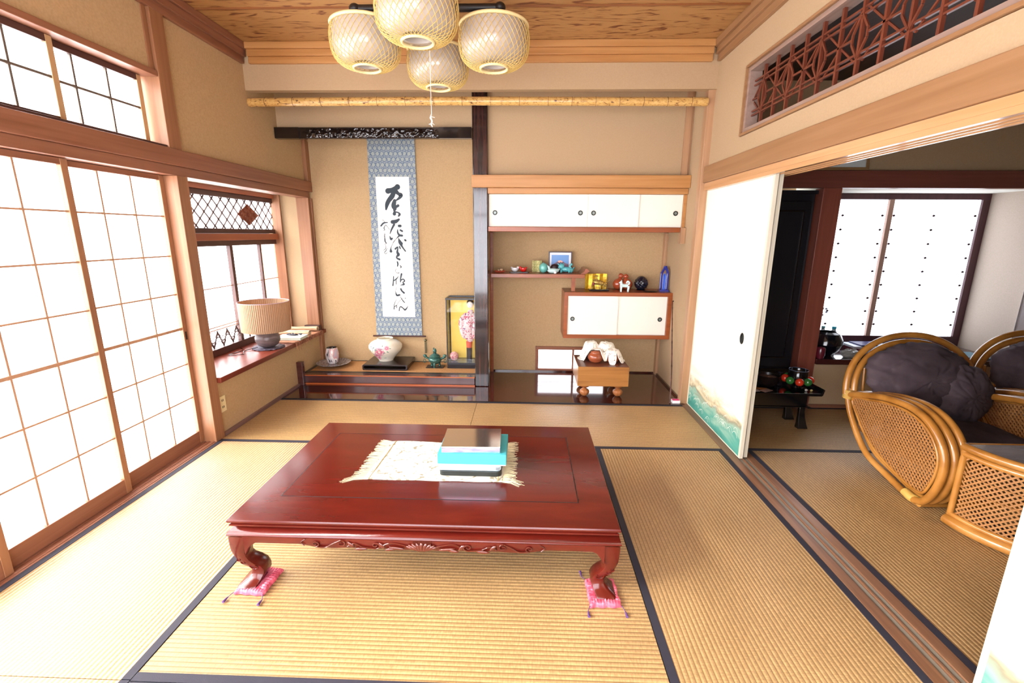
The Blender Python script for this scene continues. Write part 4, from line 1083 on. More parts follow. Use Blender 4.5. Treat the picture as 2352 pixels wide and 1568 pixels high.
def lamp():
    cx, cy = -0.565, 2.855
    r = thing('ceiling_lamp', 'black ceiling lamp with four white shades wrapped in crossed bamboo strips', 'ceiling lamp', (cx, cy, 2.88))
    blk = plain('lamp_black_wood', '#1e1512', 0.45)
    m = MB()
    m.tube([(cx-0.40, cy+0.0, 2.672), (cx+0.40, cy+0.0, 2.672)], 0.020, 12); m.tube([(cx, cy-0.40, 2.655), (cx, cy+0.40, 2.655)], 0.020, 12)
    for dx, dy in ((0.40, 0), (-0.40, 0), (0, 0.40), (0, -0.40)): m.ball((cx+dx, cy+dy, 2.672 if dx else 2.655), (0.032, 0.032, 0.026), 12, 8)
    m.build('cross_arms', blk, r, smooth=50)
    m = MB(); m.lathe([(0.07, 2.672), (0.09, 2.70), (0.09, 2.86), (0.06, 2.8845)], (cx, cy), 24); m.build('ceiling_rose', blk, r, smooth=40)
    for k, (x, y, zt, R) in enumerate(((-0.545, 2.500, 2.583, 0.200), (-0.912, 2.845, 2.578, 0.192), (-0.198, 2.855, 2.578, 0.196), (-0.575, 3.200, 2.578, 0.192))):
        shade(x, y, zt, R, r)
        m = MB(); m.lathe([(0.028, zt-0.05), (0.03, zt+0.06)], (x, y), 14); m.lathe([(0.09, zt-0.006), (0.09, zt+0.006)], (x, y), 20); m.build('socket', blk, r, smooth=40)
    m = MB(); m.tube([(-0.558, 2.86, 2.70), (-0.560, 2.86, 2.14)], 0.0016, 6); m.tube([(-0.560, 2.86, 2.14), (-0.566, 2.862, 2.12), (-0.556, 2.858, 2.10), (-0.564, 2.86, 2.085), (-0.556, 2.86, 2.07)], [0.002, 0.006, 0.004, 0.006, 0.002], 6)
    for a in range(5): m.tube([(-0.56, 2.86, 2.125-0.01*a), (-0.56+0.018*math.cos(a*2.3), 2.86, 2.12-0.01*a+0.01*math.sin(a*1.7))], 0.0014, 4)
    m.build('pull_string', plain('white_string', '#f2efe8', 0.8), r)
lamp()

# ================================================================== SCROLL ALCOVE ORNAMENTS
ZA = 0.0968
def vase_things():
    r = thing('dish', 'shallow pale dish under the streaked cup in the left corner of the scroll alcove', 'dish', (-2.045, 4.665, ZA))
    m = MB(); m.lathe([(0.001, ZA+0.008), (0.06, ZA+0.008), (0.07, ZA), (0.075, ZA), (0.12, ZA+0.018), (0.172, ZA+0.034), (0.174, ZA+0.037), (0.168, ZA+0.038), (0.11, ZA+0.023), (0.001, ZA+0.015)], (-2.045, 4.665), 44)
    m.build('body', mixramp('speckled_glaze', ['#6f6a78', '#8d8894', '#c9ccc8'], 0.2, (1, 1, 1), 60, 6, coat=0.4), r, smooth=50)
    r = thing('cup', 'tall cup with pink, black and white streaked glaze standing on the pale dish', 'cup', (-2.055, 4.67, ZA+0.02))
    z = ZA+0.018
    m = MB(); m.lathe([(0.001, z), (0.036, z), (0.052, z+0.02), (0.067, z+0.07), (0.069, z+0.115), (0.060, z+0.160), (0.052, z+0.176), (0.050, z+0.172), (0.054, z+0.15), (0.05, z+0.05), (0.001, z+0.03)], (-2.055, 4.67), 32)
    m.build('body', mixramp('streaked_glaze', ['#3a3540', '#dcd6dc', '#eef0ee', '#d89a9a', '#b8b4c4'], 0.15, (26, 26, 4), 1.0, 4, 0.8, [0.38, 0.43, 0.52, 0.60, 0.68], 0.5), r, smooth=60)
    m = MB(); m.lathe([(0.0535, z+0.1765), (0.050, z+0.179), (0.046, z+0.176), (0.048, z+0.13), (0.001, z+0.12)], (-2.055, 4.67), 32, cap=False); m.build('dark_rim', plain('black_glaze', '#100c0e', 0.2, coat=0.5), r, smooth=60)
    # stand
    r = thing('display_stand', 'low dark wooden display stand with open front under the flower vase', 'stand', (-1.445, 4.67, ZA))
    x0, x1, y0, y1, zb, zt = -1.678, -1.212, 4.50, 4.845, ZA, 0.157
    out = rrect(x0, x1, zb+0.0005, zt, 0.014, 4)
    inn = rrect(x0+0.016, x1-0.016, zb+0.015, zt-0.013, 0.009, 4)
    n = len(out); m = MB()
    vs = [(p[0], y, p[1]) for y in (y0, y1) for p in out]+[(p[0], y, p[1]) for y in (y0, y1) for p in inn]
    fs = []
    for i in range(n):
        j = (i+1) % n
        fs += [(i, j, n+j, n+i), (2*n+i, 2*n+j, 3*n+j, 3*n+i), (i, j, 2*n+j, 2*n+i), (n+i, n+j, 3*n+j, 3*n+i)]
    m.add(vs, fs); m.build('body', wood('stand_dark_wood', ['#181014', '#251a1e'], 'X', 0.25, 0.3), r, bevel=0.002)
    r = thing('flower_vase', 'squat cream vase painted with pink peonies on the dark stand', 'vase', (-1.487, 4.70, 0.157))
    cx, cy, z = -1.487, 4.70, 0.1575
    prof = [(0.001, 0.008), (0.066, 0.008), (0.070, 0.0), (0.076, 0.0), (0.080, 0.012), (0.098, 0.035), (0.128, 0.07), (0.158, 0.105), (0.174, 0.142), (0.171, 0.170), (0.148, 0.197), (0.112, 0.215), (0.088, 0.222), (0.082, 0.230), (0.084, 0.238), (0.079, 0.240), (0.074, 0.232), (0.076, 0.222), (0.12, 0.19), (0.001, 0.1)]
    m = MB(); m.lathe([(a, z+b) for a, b in prof], (cx, cy), 56)
    m.build('body', mixramp('cream_glaze', ['#e0d9c4', '#ebe6d4', '#f0ecdf'], 0.14, (1, 1, 1), 7, 3, coat=0.5), r, smooth=60)
    P2 = [(b, a) for a, b in prof[3:13]]
    def surf(th, h, off=0.0008):
        for i in range(len(P2)-1):
            if P2[i][0] <= h <= P2[i+1][0]:
                f = (h-P2[i][0])/max(1e-6, P2[i+1][0]-P2[i][0]); rr = P2[i][1]*(1-f)+P2[i+1][1]*f; break
        else: rr = 0.1
        return Vector((cx+(rr+off)*math.sin(th), cy-(rr+off)*math.cos(th), z+h))
    def petal_patch(m, th, h, a, ln, wd_, off, mi=0):
        pts = []
        for k in range(10):
            t = 2*PI*k/10
            u = ln*(0.5+0.5*math.cos(t)); v = wd_*math.sin(t)*(0.6+0.4*math.cos(t/2)**2)
            du = u*math.cos(a)-v*math.sin(a); dv = u*math.sin(a)+v*math.cos(a)
            pts.append(surf(th+du/0.15, min(0.205, max(0.004, h+dv)), off))
        m.add(pts, [tuple(range(10))], mi)
    m = MB(); rnd = random.Random(5)
    for (th, h, s) in ((-0.10, 0.125, 1.5), (-0.42, 0.062, 1.3), (0.36, 0.165, 0.7)):
        for k in range(16): petal_patch(m, th, h, k*2*PI/16+rnd.uniform(-.1, .1), 0.034*s, 0.009*s, 0.0009+k*0.00002, 0)
        for k in range(9): petal_patch(m, th, h, k*2*PI/9+0.3, 0.021*s, 0.007*s, 0.0013+k*0.00002, 1)
        for k in range(5): petal_patch(m, th, h, k*2*PI/5, 0.009*s, 0.004*s, 0.0017, 2)
    m.build('painted_peonies', [plain('peony_pink', '#e6a6b8', 0.25), plain('peony_rose', '#d8708e', 0.25), plain('peony_core', '#f2dcd2', 0.25)], r, recalc=False)
    m = MB()
    for k in range(46):
        th = rnd.uniform(-0.85, 0.5); h = rnd.uniform(0.04, 0.18)
        petal_patch(m, th, h, rnd.uniform(0, 2*PI), rnd.uniform(0.014, 0.022), 0.004, 0.00055+k*0.000005, k % 3 == 0)
    m.build('painted_leaves', [plain('leaf_green', '#2f7a66', 0.25), plain('leaf_dark', '#234f58', 0.25)], r, recalc=False)
    # incense burner
    r = thing('incense_burner', 'small green bronze tripod incense burner with ring handles on a black plate', 'incense burner', (-0.955, 4.66, ZA))
    br = mixramp('green_bronze', ['#1d3d3c', '#2e5a55', '#4d7f75', '#23403e'], 0.3, (1, 1, 1), 90, 5, metal=0.4, coat=0.3)
    x, y = -0.955, 4.66
    m = MB(); m.box(x-0.092, x+0.092, y-0.05, y+0.06, ZA, ZA+0.006); m.build('plate', plain('black_plate', '#15141a', 0.3), r, bevel=0.001)
    m = MB(); z = ZA+0.006
    m.lathe([(0.001, z+0.028), (0.03, z+0.03), (0.062, z+0.055), (0.07, z+0.078), (0.064, z+0.092), (0.050, z+0.100), (0.056, z+0.106), (0.06, z+0.112), (0.04, z+0.122), (0.001, z+0.124)], (x, y), 28)
    m.build('bowl', br, r, smooth=50)
    m = MB(); m.lathe([(0.055, z+0.1135), (0.045, z+0.125), (0.028, z+0.136), (0.016, z+0.142), (0.018, z+0.155), (0.001, z+0.156)], (x, y), 24)
    m.ball((x, y, z+0.168), (0.020, 0.016, 0.017), 12, 8); m.ball((x+0.006, y-0.010, z+0.186), (0.013, 0.013, 0.012), 10, 7); m.ball((x-0.010, y-0.002, z+0.194), (0.008, 0.008, 0.012), 8, 6)
    m.build('lid', br, r, smooth=50)
    for k in range(3):
        a = k*2*PI/3-PI/2; m = MB()
        m.tube([(x+0.04*math.cos(a), y+0.04*math.sin(a), z+0.045), (x+0.05*math.cos(a), y+0.05*math.sin(a), z+0.022), (x+0.046*math.cos(a), y+0.046*math.sin(a), z+0.002)], [0.017, 0.011, 0.013], 10); m.build('foot', br, r, smooth=50)
    for s in (-1, 1):
        m = MB(); m.tube([(x+s*0.055, y, z+0.085), (x+s*0.085, y, z+0.092), (x+s*0.104, y-0.004, z+0.115), (x+s*0.108, y-0.004, z+0.095)], [0.010, 0.012, 0.018, 0.009], 10); m.ball((x+s*0.104, y-0.006, z+0.118), (0.020, 0.017, 0.016), 10, 7)
        h = m.build('handle', br, r, smooth=50)
        m = MB(); m.tube([(x+s*0.112, y-0.012+0.004*math.sin(a*PI/6), z+0.066+0.02*math.cos(a*PI/6)) if False else (x+s*0.108+0.012*math.sin(a*PI/6), y-0.012, z+0.064+0.020*math.cos(a*PI/6)) for a in range(12)], 0.0032, 6, closed=True); m.build('ring', br, h, smooth=50)
vase_things()
def doll_case():
    x0, x1, y0, y1, z0, z1 = -0.820, -0.478, 4.615, 4.838, ZA, 0.836
    r = thing('doll_case', 'black framed glass doll case half hidden behind the dark alcove pillar', 'display case', ((x0+x1)/2, (y0+y1)/2, z0))
    bk = plain('case_black_lacquer', '#1d2129', 0.25, coat=0.3)
    m = MB(); m.box(x0, x1, y0, y1, z0, z0+0.062); m.build('base', bk, r, bevel=0.002)
    m = MB(); t = 0.012
    for (a, b) in ((x0, y0), (x1-t, y0), (x0, y1-t), (x1-t, y1-t)): m.box(a, a+t, b, b+t, z0+0.0625, z1-0.018)
    m.box(x0-0.004, x1, y0-0.004, y0+t, z1-0.018, z1); m.box(x0-0.004, x1, y1-t, y1, z1-0.018, z1); m.box(x0-0.004, x0+t, y0+t, y1-t, z1-0.018, z1); m.box(x1-t, x1, y0+t, y1-t, z1-0.018, z1)
    m.build('frame', bk, r, bevel=0.001)
    m = MB(); m.box(x0+t, x1-t, y0+0.004, y0+0.006, z0+0.063, z1-0.019); m.box(x0+0.004, x0+0.006, y0+t, y1-t, z0+0.063, z1-0.019); m.box(x0+t, x1-t, y0+t, y1-t, z1-0.010, z1-0.008); m.build('glass_pane', GLASS, r)
    m = MB(); m.box(x0+t+0.002, x1-t-0.002, y1-0.014, y1-0.0125, z0+0.063, z1-0.02); m.build('gold_back', plain('gold_paper', '#f2d45c', 0.45), r)
    m = MB(); m.box(x0-0.003, x0, y0+0.004, y0+0.018, 0.44, 0.50); m.build('tassel_clip', plain('amber_clip', '#c98a1e', 0.4), r)
    d = thing('doll', 'doll in a white and pink flowered kimono inside the glass case', 'doll', (-0.60, 4.73, z0+0.064))
    cx, cy = -0.59, 4.735
    robe = mixramp('flowered_silk', ['#c04a6a', '#e890a4', '#f8f2f0', '#f4e4e8', '#d86a80', '#5c78a8'], 0.5, (1, 1, 1), 26, 3, 1.2, [0.34, 0.41, 0.46, 0.56, 0.62, 0.70])
    zb = z0+0.064
    m = MB(); m.tube(smooth_path([(cx+0.01, cy, zb+0.20), (cx-0.01, cy, zb+0.28), (cx-0.03, cy, zb+0.36), (cx, cy-0.01, zb+0.45), (cx+0.01, cy, zb+0.54)], 5), [0.03, 0.035, 0.045, 0.055, 0.062, 0.066, 0.07, 0.074, 0.076, 0.078, 0.078, 0.075, 0.07, 0.066, 0.062, 0.058, 0.052, 0.045, 0.038, 0.03, 0.024], 16, flat=0.7)
    m.build('kimono', robe, d, smooth=60)
    for s in (-1, 1):
        m = MB(); m.tube(smooth_path([(cx+s*0.03, cy-0.01, zb+0.50), (cx+s*0.075, cy-0.03, zb+0.43), (cx+s*0.065, cy-0.045, zb+0.33), (cx+s*0.05, cy-0.04, zb+0.24)], 4), [0.022, 0.028, 0.034, 0.038, 0.042, 0.045, 0.046, 0.046, 0.045, 0.042, 0.036, 0.025, 0.012], 12, flat=0.45)
        m.build('sleeve', robe, d, smooth=60)
    m = MB(); m.lathe([(0.001, zb), (0.030, zb), (0.030, zb+0.135), (0.001, zb+0.135)], (cx-0.01, cy), 16); m.build('black_skirt_stand', plain('dark_stand', '#1c1f28', 0.4), d, smooth=40)
    m = MB(); m.lathe([(0.029, zb+0.136), (0.034, zb+0.20), (0.001, zb+0.205)], (cx-0.01, cy), 16); m.build('red_hem', plain('red_silk', '#d8604e', 0.5), d, smooth=60)
    m = MB(); m.ball((cx+0.005, cy-0.008, zb+0.595), (0.030, 0.032, 0.038), 18, 12)
    m.ball((cx+0.003, cy-0.041, zb+0.590), (0.004, 0.004, 0.006), 8, 6)
    m.build('head', plain('doll_face', '#f6ece4', 0.35), d, smooth=80)
    m = MB(); m.ball((cx+0.006, cy+0.008, zb+0.612), (0.038, 0.034, 0.034), 18, 12); m.ball((cx+0.006, cy+0.01, zb+0.65), (0.022, 0.02, 0.016), 12, 8); m.build('hair', plain('doll_hair', '#18161a', 0.35), d, smooth=80)
    m = MB()
    for s in (-1, 1): m.ball((cx+0.003+s*0.012, cy-0.038, zb+0.598), (0.004, 0.003, 0.002), 8, 5)
    m.build('eyes', BLACK, d)
    m = MB(); m.ball((cx+0.003, cy-0.0385, zb+0.576), (0.004, 0.003, 0.002), 8, 5); m.build('mouth', plain('doll_lips', '#c0282c', 0.4), d)
    e = thing('fabric_ball', 'small patterned pink ball beside the doll in the glass case', 'ball', (-0.757, 4.70, zb))
    m = MB(); m.ball((-0.757, 4.70, zb+0.048), 0.0475, 20, 14); m.build('body', mixramp('patterned_ball', ['#8c3a5c', '#d87a8e', '#e8c4b8', '#a85a78'], 0.6, (1, 1, 1), 60, 4), e, smooth=80)
    e = thing('pot', 'small red flared pot beside the doll in the glass case', 'pot', (-0.51, 4.70, zb))
    m = MB(); m.lathe([(0.001, zb), (0.018, zb), (0.018, zb+0.05), (0.012, zb+0.075), (0.019, zb+0.11), (0.0185, zb+0.113), (0.001, zb+0.09)], (-0.515, 4.68), 20); m.build('body', mixramp('red_pot', ['#b83a40', '#8c2c50', '#d86a5a'], 0.3, (1, 1, 1), 40, 4), e, smooth=60)
doll_case()

# ================================================================== SHELF FIGURINES
ZS = 1.0925
def X1(px, Y=4.70): return (px-1128)*0.0044*Y/4.70-0.361*1.0
def figurines():
    G1 = 'ornaments on the upper staggered shelf'
    r = thing('boat_figurine', 'tiny orange boat carrying beige pebbles at the dark left end of the shelf', 'figurine', (-0.275, 4.68, ZS), G1)
    m = MB(); m.loft([[(x, 4.68+w*s, z) for (s, z) in ((-1, ZS+0.018+h), (1, ZS+0.018+h), (0.6, ZS+h), (-0.6, ZS+h))] for x, w, h in ((-0.325, 0.006, 0.006), (-0.30, 0.022, 0), (-0.25, 0.022, 0), (-0.222, 0.006, 0.006))]); m.build('hull', plain('orange_red_clay', '#b04a30', 0.5), r, smooth=40)
    m = MB(); m.ball((-0.285, 4.68, ZS+0.024), (0.014, 0.012, 0.010), 10, 7); m.ball((-0.258, 4.68, ZS+0.028), (0.017, 0.014, 0.014), 10, 7); m.build('load', plain('beige_clay', '#c4a686', 0.6), r, smooth=70)
    r = thing('stand', 'thin black tray under the white and red bird bowls', 'stand', (-0.065, 4.70, ZS), G1)
    m = MB(); m.prism(rrect(-0.175, 0.025, 4.665, 4.735, 0.015), 'Z', ZS, ZS+0.008); m.build('body', BLACK, r, bevel=0.001)
    for cx, colr, nm, lb in ((-0.122, '#eceef2', 'white_glaze', 'white bird-shaped cup on the thin black tray'), (-0.035, '#d8231e', 'bright_red_glaze', 'bright red bird-shaped cup on the thin black tray')):
        r = thing('bird_cup', lb, 'figurine', (cx, 4.70, ZS+0.008), G1); z = ZS+0.0085; s = 1 if cx < -0.1 else -1
        m = MB(); m.lathe([(0.001, z), (0.018, z), (0.032, z+0.014), (0.037, z+0.030), (0.034, z+0.040), (0.030, z+0.038), (0.001, z+0.018)], (cx, 4.70), 24)
        m.tube(smooth_path([(cx+s*0.02, 4.70, z+0.022), (cx+s*0.033, 4.70, z+0.044), (cx+s*0.036, 4.70, z+0.052)], 4), [0.014]*5+[0.011]*3+[0.006], 10); m.tube([(cx-s*0.02, 4.70, z+0.03), (cx-s*0.036, 4.70, z+0.046)], [0.014, 0.006], 10)
        m.build('body', plain(nm, colr, 0.15, coat=0.5), r, smooth=60)
        m = MB(); m.tube([(cx+s*0.044, 4.70, z+0.046), (cx+s*0.050, 4.70, z+0.044)], [0.004, 0.001], 6); m.build('beak', plain('dark_beak', '#2a2224', 0.4), r)
    r = thing('folding_screen', 'miniature green and gold brocade folding screen on the upper shelf', 'folding screen', (0.10, 4.76, ZS), G1)
    m = MB(); zz = [(0.055, 4.765), (0.075, 4.745), (0.102, 4.765), (0.128, 4.745), (0.152, 4.765)]
    for a, b in zip(zz[:-1], zz[1:]): m.bar((a[0], a[1], ZS+0.059), (b[0], b[1], ZS+0.059), 0.004, 0.116)
    m.build('panels', mixramp('green_brocade', ['#8c8a44', '#b4b46a', '#dcdcae', '#c2b060'], 0.4, (1, 1, 1), 90, 4), r)
    r = thing('round_jar', 'fluted turquoise glass ball in front of the green folding screen', 'figurine', (0.195, 4.68, ZS), G1)
    n = 48; m = MB(); rings = []
    for i in range(14):
        t = i/13; th = PI*(0.06+0.90*t); rings.append([(0.168+0.043*math.sin(th)*(1+0.05*math.cos(12*a*2*PI/n+t*3))*math.cos(a*2*PI/n), 4.68+0.043*math.sin(th)*math.sin(a*2*PI/n), ZS+0.050-0.050*math.cos(th)) for a in range(n)])
    m.loft(rings); m.tube([(0.168, 4.68, ZS+0.094), (0.162, 4.68, ZS+0.106)], [0.008, 0.004], 8); m.build('body', plain('turquoise_glaze', '#6fbdb4', 0.15, coat=0.5), r, smooth=70)
    r = thing('picture_frame', 'dark framed photograph of a mountain standing on the upper shelf', 'picture frame', (0.335, 4.80, ZS), G1)
    a, b, c, d = 0.222, 0.462, ZS+0.0005, ZS+0.208; y = 4.80; t = 0.011
    m = MB(); m.box(a, b, y, y+0.014, c, c+t); m.box(a, b, y, y+0.014, d-t, d); m.box(a, a+t, y, y+0.014, c+t, d-t); m.box(b-t, b, y, y+0.014, c+t, d-t); m.build('frame', plain('dark_maroon_frame', '#35131a', 0.3), r, bevel=0.001)
    m = MB(); m.box(a+t, b-t, y+0.007, y+0.010, c+t, d-t); m.build('mat_board', plain('white_mat_board', '#eceef4', 0.7), r)
    x0, x1, z0, z1 = a+0.030, b-0.032, c+0.035, d-0.035
    m = MB(); m.add([(x0, y+0.0064, z0), (x1, y+0.0064, z0), (x1, y+0.0064, z1), (x0, y+0.0064, z1)], [(0, 1, 2, 3)], 0)
    mt = [(0, 0), (1, 0), (1, 0.30), (0.8, 0.40), (0.66, 0.52), (0.56, 0.60), (0.42, 0.60), (0.34, 0.52), (0.2, 0.38), (0, 0.28)]
    m.add([(x0+(x1-x0)*u, y+0.0061, z0+(z1-z0)*v) for u, v in mt], [tuple(range(10))], 1)
    mt = [(0.34, 0.52), (0.42, 0.60), (0.56, 0.60), (0.66, 0.52), (0.6, 0.44), (0.52, 0.50), (0.46, 0.42), (0.40, 0.48)]
    m.add([(x0+(x1-x0)*u, y+0.0058, z0+(z1-z0)*v) for u, v in mt], [tuple(range(8))], 2)
    m.build('photograph', [plain('photo_sky', '#5a8fd0', 0.3), plain('photo_slope', '#6a4f6c', 0.3), plain('photo_snow', '#d8a090', 0.3)], r)
    r = thing('round_figurine', 'dark brown rounded figurine between the pale dish ornament and the picture frame', 'figurine', (0.31, 4.73, ZS), G1)
    m = MB(); m.ball((0.285, 4.752, ZS+0.048), (0.046, 0.022, 0.036), 16, 10); m.ball((0.25, 4.752, ZS+0.028), (0.028, 0.022, 0.028), 12, 8); m.ball((0.318, 4.752, ZS+0.026), (0.028, 0.022, 0.026), 12, 8); m.build('body', plain('dark_brown_clay', '#3a1f20', 0.35), r, smooth=80)
    r = thing('fish_figurine', 'white leaping fish-shaped ceramic ornament in front of the picture frame', 'figurine', (0.27, 4.63, ZS), G1)
    g = plain('pale_celadon', '#c2e2e2', 0.15, coat=0.5); x, y = 0.262, 4.63
    m = MB(); m.ball((x, y, ZS+0.026), (0.058, 0.030, 0.0255), 20, 12); m.tube([(x-0.035, y, ZS+0.035), (x-0.045, y, ZS+0.062), (x-0.058, y, ZS+0.078)], [0.016, 0.011, 0.003], 10); m.tube([(x+0.04, y, ZS+0.03), (x+0.066, y, ZS+0.045)], [0.02, 0.004], 10)
    m.build('body', g, r, smooth=80); m = MB(); m.box(x+0.004, x+0.03, y-0.045, y-0.026, ZS+0.0005, ZS+0.026); m.build('foot', plain('white_glaze', '#eceef2', 0.15), r, bevel=0.004)
    r = thing('lion_figurine', 'turquoise ceramic lion crouching at the right end of the upper shelf', 'figurine', (0.40, 4.69, ZS), G1)
    tq = plain('turquoise_blue_glaze', '#58b3bb', 0.13, coat=0.6); x, y = 0.392, 4.68
    m = MB(); m.ball((x+0.002, y, ZS+0.038), (0.052, 0.028, 0.026), 18, 12)
    m.ball((x-0.045, y-0.006, ZS+0.066), (0.030, 0.024, 0.028), 16, 10); m.ball((x-0.068, y-0.010, ZS+0.058), (0.013, 0.014, 0.012), 10, 8)
    m.tube([(x-0.05, y, ZS+0.085), (x-0.055, y, ZS+0.103)], [0.010, 0.003], 8); m.tube([(x-0.03, y, ZS+0.085), (x-0.022, y, ZS+0.10)], [0.010, 0.003], 8); m.tube([(x-0.072, y, ZS+0.082), (x-0.086, y, ZS+0.094)], [0.010, 0.002], 8)
    for dx, dy in ((-0.045, -0.016), (-0.038, 0.016), (0.035, -0.016), (0.040, 0.016)):
        m.tube([(x+dx, y+dy, ZS+0.034), (x+dx-0.004, y+dy, ZS+0.012), (x+dx-0.012, y+dy, ZS+0.008)], [0.018, 0.012, 0.008], 10)
    m.ball((x+0.048, y, ZS+0.028), (0.028, 0.024, 0.026), 14, 10)
    m.tube(smooth_path([(x+0.052, y, ZS+0.048), (x+0.040, y, ZS+0.068), (x+0.054, y, ZS+0.088), (x+0.062, y, ZS+0.074)], 4), [0.010]*6+[0.012]*4+[0.008, 0.006, 0.004], 10); m.tube([(x+0.07, y, ZS+0.04), (x+0.084, y, ZS+0.060)], [0.010, 0.003], 8)
    m.build('body', tq, r, smooth=80)

    ZL = 0.9225; G2 = 'ornaments on the floating cabinet'
    r = thing('folding_screen', 'miniature gold folding screen behind the gilt ornament on the floating cabinet', 'folding screen', (0.69, 4.78, ZL), G2)
    m = MB(); xs = [0.60+0.0365*k for k in range(7)]
    for k in range(6): m.bar((xs[k], 4.765+0.018*(k % 2), ZL+0.080), (xs[k+1], 4.765+0.018*((k+1) % 2), ZL+0.080), 0.004, 0.158)
    m.build('panels', mixramp('gold_leaf', ['#c98a18', '#e8b22c', '#f4d048', '#d89a20'], 0.3, (1, 1, 1), 22, 5, metal=0.5), r)
    r = thing('gilt_figurine', 'gilt horse figurine with a rider on a black plinth before the gold screen', 'figurine', (0.725, 4.66, ZL), G2)
    y = 4.655; gd = mixramp('old_gilt', ['#5a4420', '#a8863c', '#dcc070', '#3a2c1c'], 0.3, (1, 1, 1), 120, 4, metal=0.6)
    m = MB(); m.box(0.628, 0.822, y-0.045, y+0.045, ZL, ZL+0.018); m.build('plinth', BLACK, r, bevel=0.002)
    z = ZL+0.0185; m = MB()
    m.tube(smooth_path([(0.662, y, z+0.065), (0.69, y, z+0.066), (0.73, y, z+0.062), (0.765, y, z+0.050)], 4), [0.022]*4+[0.026]*5+[0.024]*3+[0.018], 12)
    m.tube([(0.77, y, z+0.052), (0.795, y, z+0.030), (0.806, y, z+0.024)], [0.016, 0.013, 0.008], 10)
    for a, b in ((0.668, 0.655), (0.685, 0.690), (0.745, 0.736), (0.760, 0.775)): m.tube([(a, y+(0.01 if a in (0.685, 0.745) else -0.01), z+0.055), (b, y, z+0.025), (b+0.005, y, z+0.002)], [0.011, 0.007, 0.007], 8)
    m.tube(smooth_path([(0.78, y, z+0.062), (0.81, y, z+0.070), (0.83, y, z+0.085)], 3), 0.004, 6)
    m.build('horse', gd, r, smooth=70)
    m = MB(); m.tube([(0.70, y, z+0.082), (0.697, y, z+0.104)], [0.016, 0.012], 10); m.ball((0.697, y, z+0.118), 0.011, 10, 8); m.lathe([(0.03, z+0.126), (0.012, z+0.132), (0.001, z+0.137)], (0.697, y), 14); m.tube([(0.70, y-0.01, z+0.10), (0.68, y-0.02, z+0.088), (0.665, y-0.015, z+0.098)], 0.005, 8)
    m.build('rider', gd, r, smooth=70)
    m = MB(); m.ball((0.665, y-0.028, z+0.05), (0.010, 0.006, 0.018), 10, 8); m.build('red_cloth', plain('crimson', '#8c2438', 0.4), r, smooth=70)
    r = thing('couple_figurine', 'orange brown ceramic pair of embracing round figures', 'figurine', (0.985, 4.74, ZL), G2)
    oc = plain('orange_brown_glaze', '#a34a2c', 0.2, coat=0.4); y = 4.75; m = MB()
    m.ball((0.935, y, ZL+0.057), (0.055, 0.045, 0.0565), 18, 12); m.ball((1.025, y, ZL+0.055), (0.055, 0.045, 0.0545), 18, 12)
    m.tube([(0.945, y, ZL+0.09), (0.957, y, ZL+0.12)], [0.030, 0.020], 12); m.tube([(1.012, y, ZL+0.09), (1.0, y, ZL+0.118)], [0.030, 0.020], 12)
    m.ball((0.957, y-0.004, ZL+0.142), 0.026, 16, 10); m.ball((1.008, y-0.004, ZL+0.136), 0.026, 16, 10)
    for k in range(-2, 3): m.tube([(0.957+0.009*k, y-0.028+abs(k)*0.003, ZL+0.150), (0.957+0.011*k, y-0.02, ZL+0.135)], 0.004, 6); m.tube([(1.008+0.009*k, y-0.028+abs(k)*0.003, ZL+0.145), (1.008+0.011*k, y-0.02, ZL+0.13)], 0.004, 6)
    m.build('body', oc, r, smooth=80)
    r = thing('dog_figurine', 'small pale blue-white dog with curled tail standing at the cabinet edge', 'dog figurine', (0.97, 4.57, ZL), G2)
    y = 4.565; w = plain('pale_blue_white_glaze', '#cfe9ea', 0.2, coat=0.4); m = MB(); x = 0.965
    m.tube(smooth_path([(x-0.030, y, ZL+0.063), (x, y, ZL+0.060), (x+0.030, y, ZL+0.062)], 5), [0.019, 0.019, 0.018, 0.017, 0.016, 0.016, 0.017, 0.018, 0.018, 0.018, 0.017], 14)
    m.tube([(x-0.030, y, ZL+0.066), (x-0.036, y, ZL+0.085)], [0.019, 0.014], 12); m.ball((x-0.038, y-0.002, ZL+0.095), (0.014, 0.013, 0.013), 14, 10); m.tube([(x-0.046, y-0.004, ZL+0.092), (x-0.060, y-0.006, ZL+0.089)], [0.008, 0.005], 10)
    for s in (-1, 1): m.tube([(x-0.036, y+s*0.008, ZL+0.102), (x-0.034, y+s*0.010, ZL+0.117)], [0.005, 0.001], 8)
    for dx in (-0.034, 0.034):
        for s in (-1, 1): m.tube([(x+dx, y+s*0.010, ZL+0.06), (x+dx*1.05, y+s*0.011, ZL+0.03), (x+dx*1.0-0.002, y+s*0.011, ZL+0.002)], [0.013, 0.008, 0.007], 10)
    m.tube(smooth_path([(x+0.036, y, ZL+0.070), (x+0.042, y, ZL+0.092), (x+0.028, y, ZL+0.104), (x+0.018, y, ZL+0.094), (x+0.024, y, ZL+0.084)], 4), [0.009]*10+[0.008]*4+[0.006]*3, 10)
    m.build('body', w, r, smooth=80)
    r = thing('egg_figurine', 'dark blue-black openwork ornamental egg on the floating cabinet', 'figurine', (1.17, 4.74, ZL), G2)
    cx, cy = 1.168, 4.75; nu, nv = 72, 40; rings = []
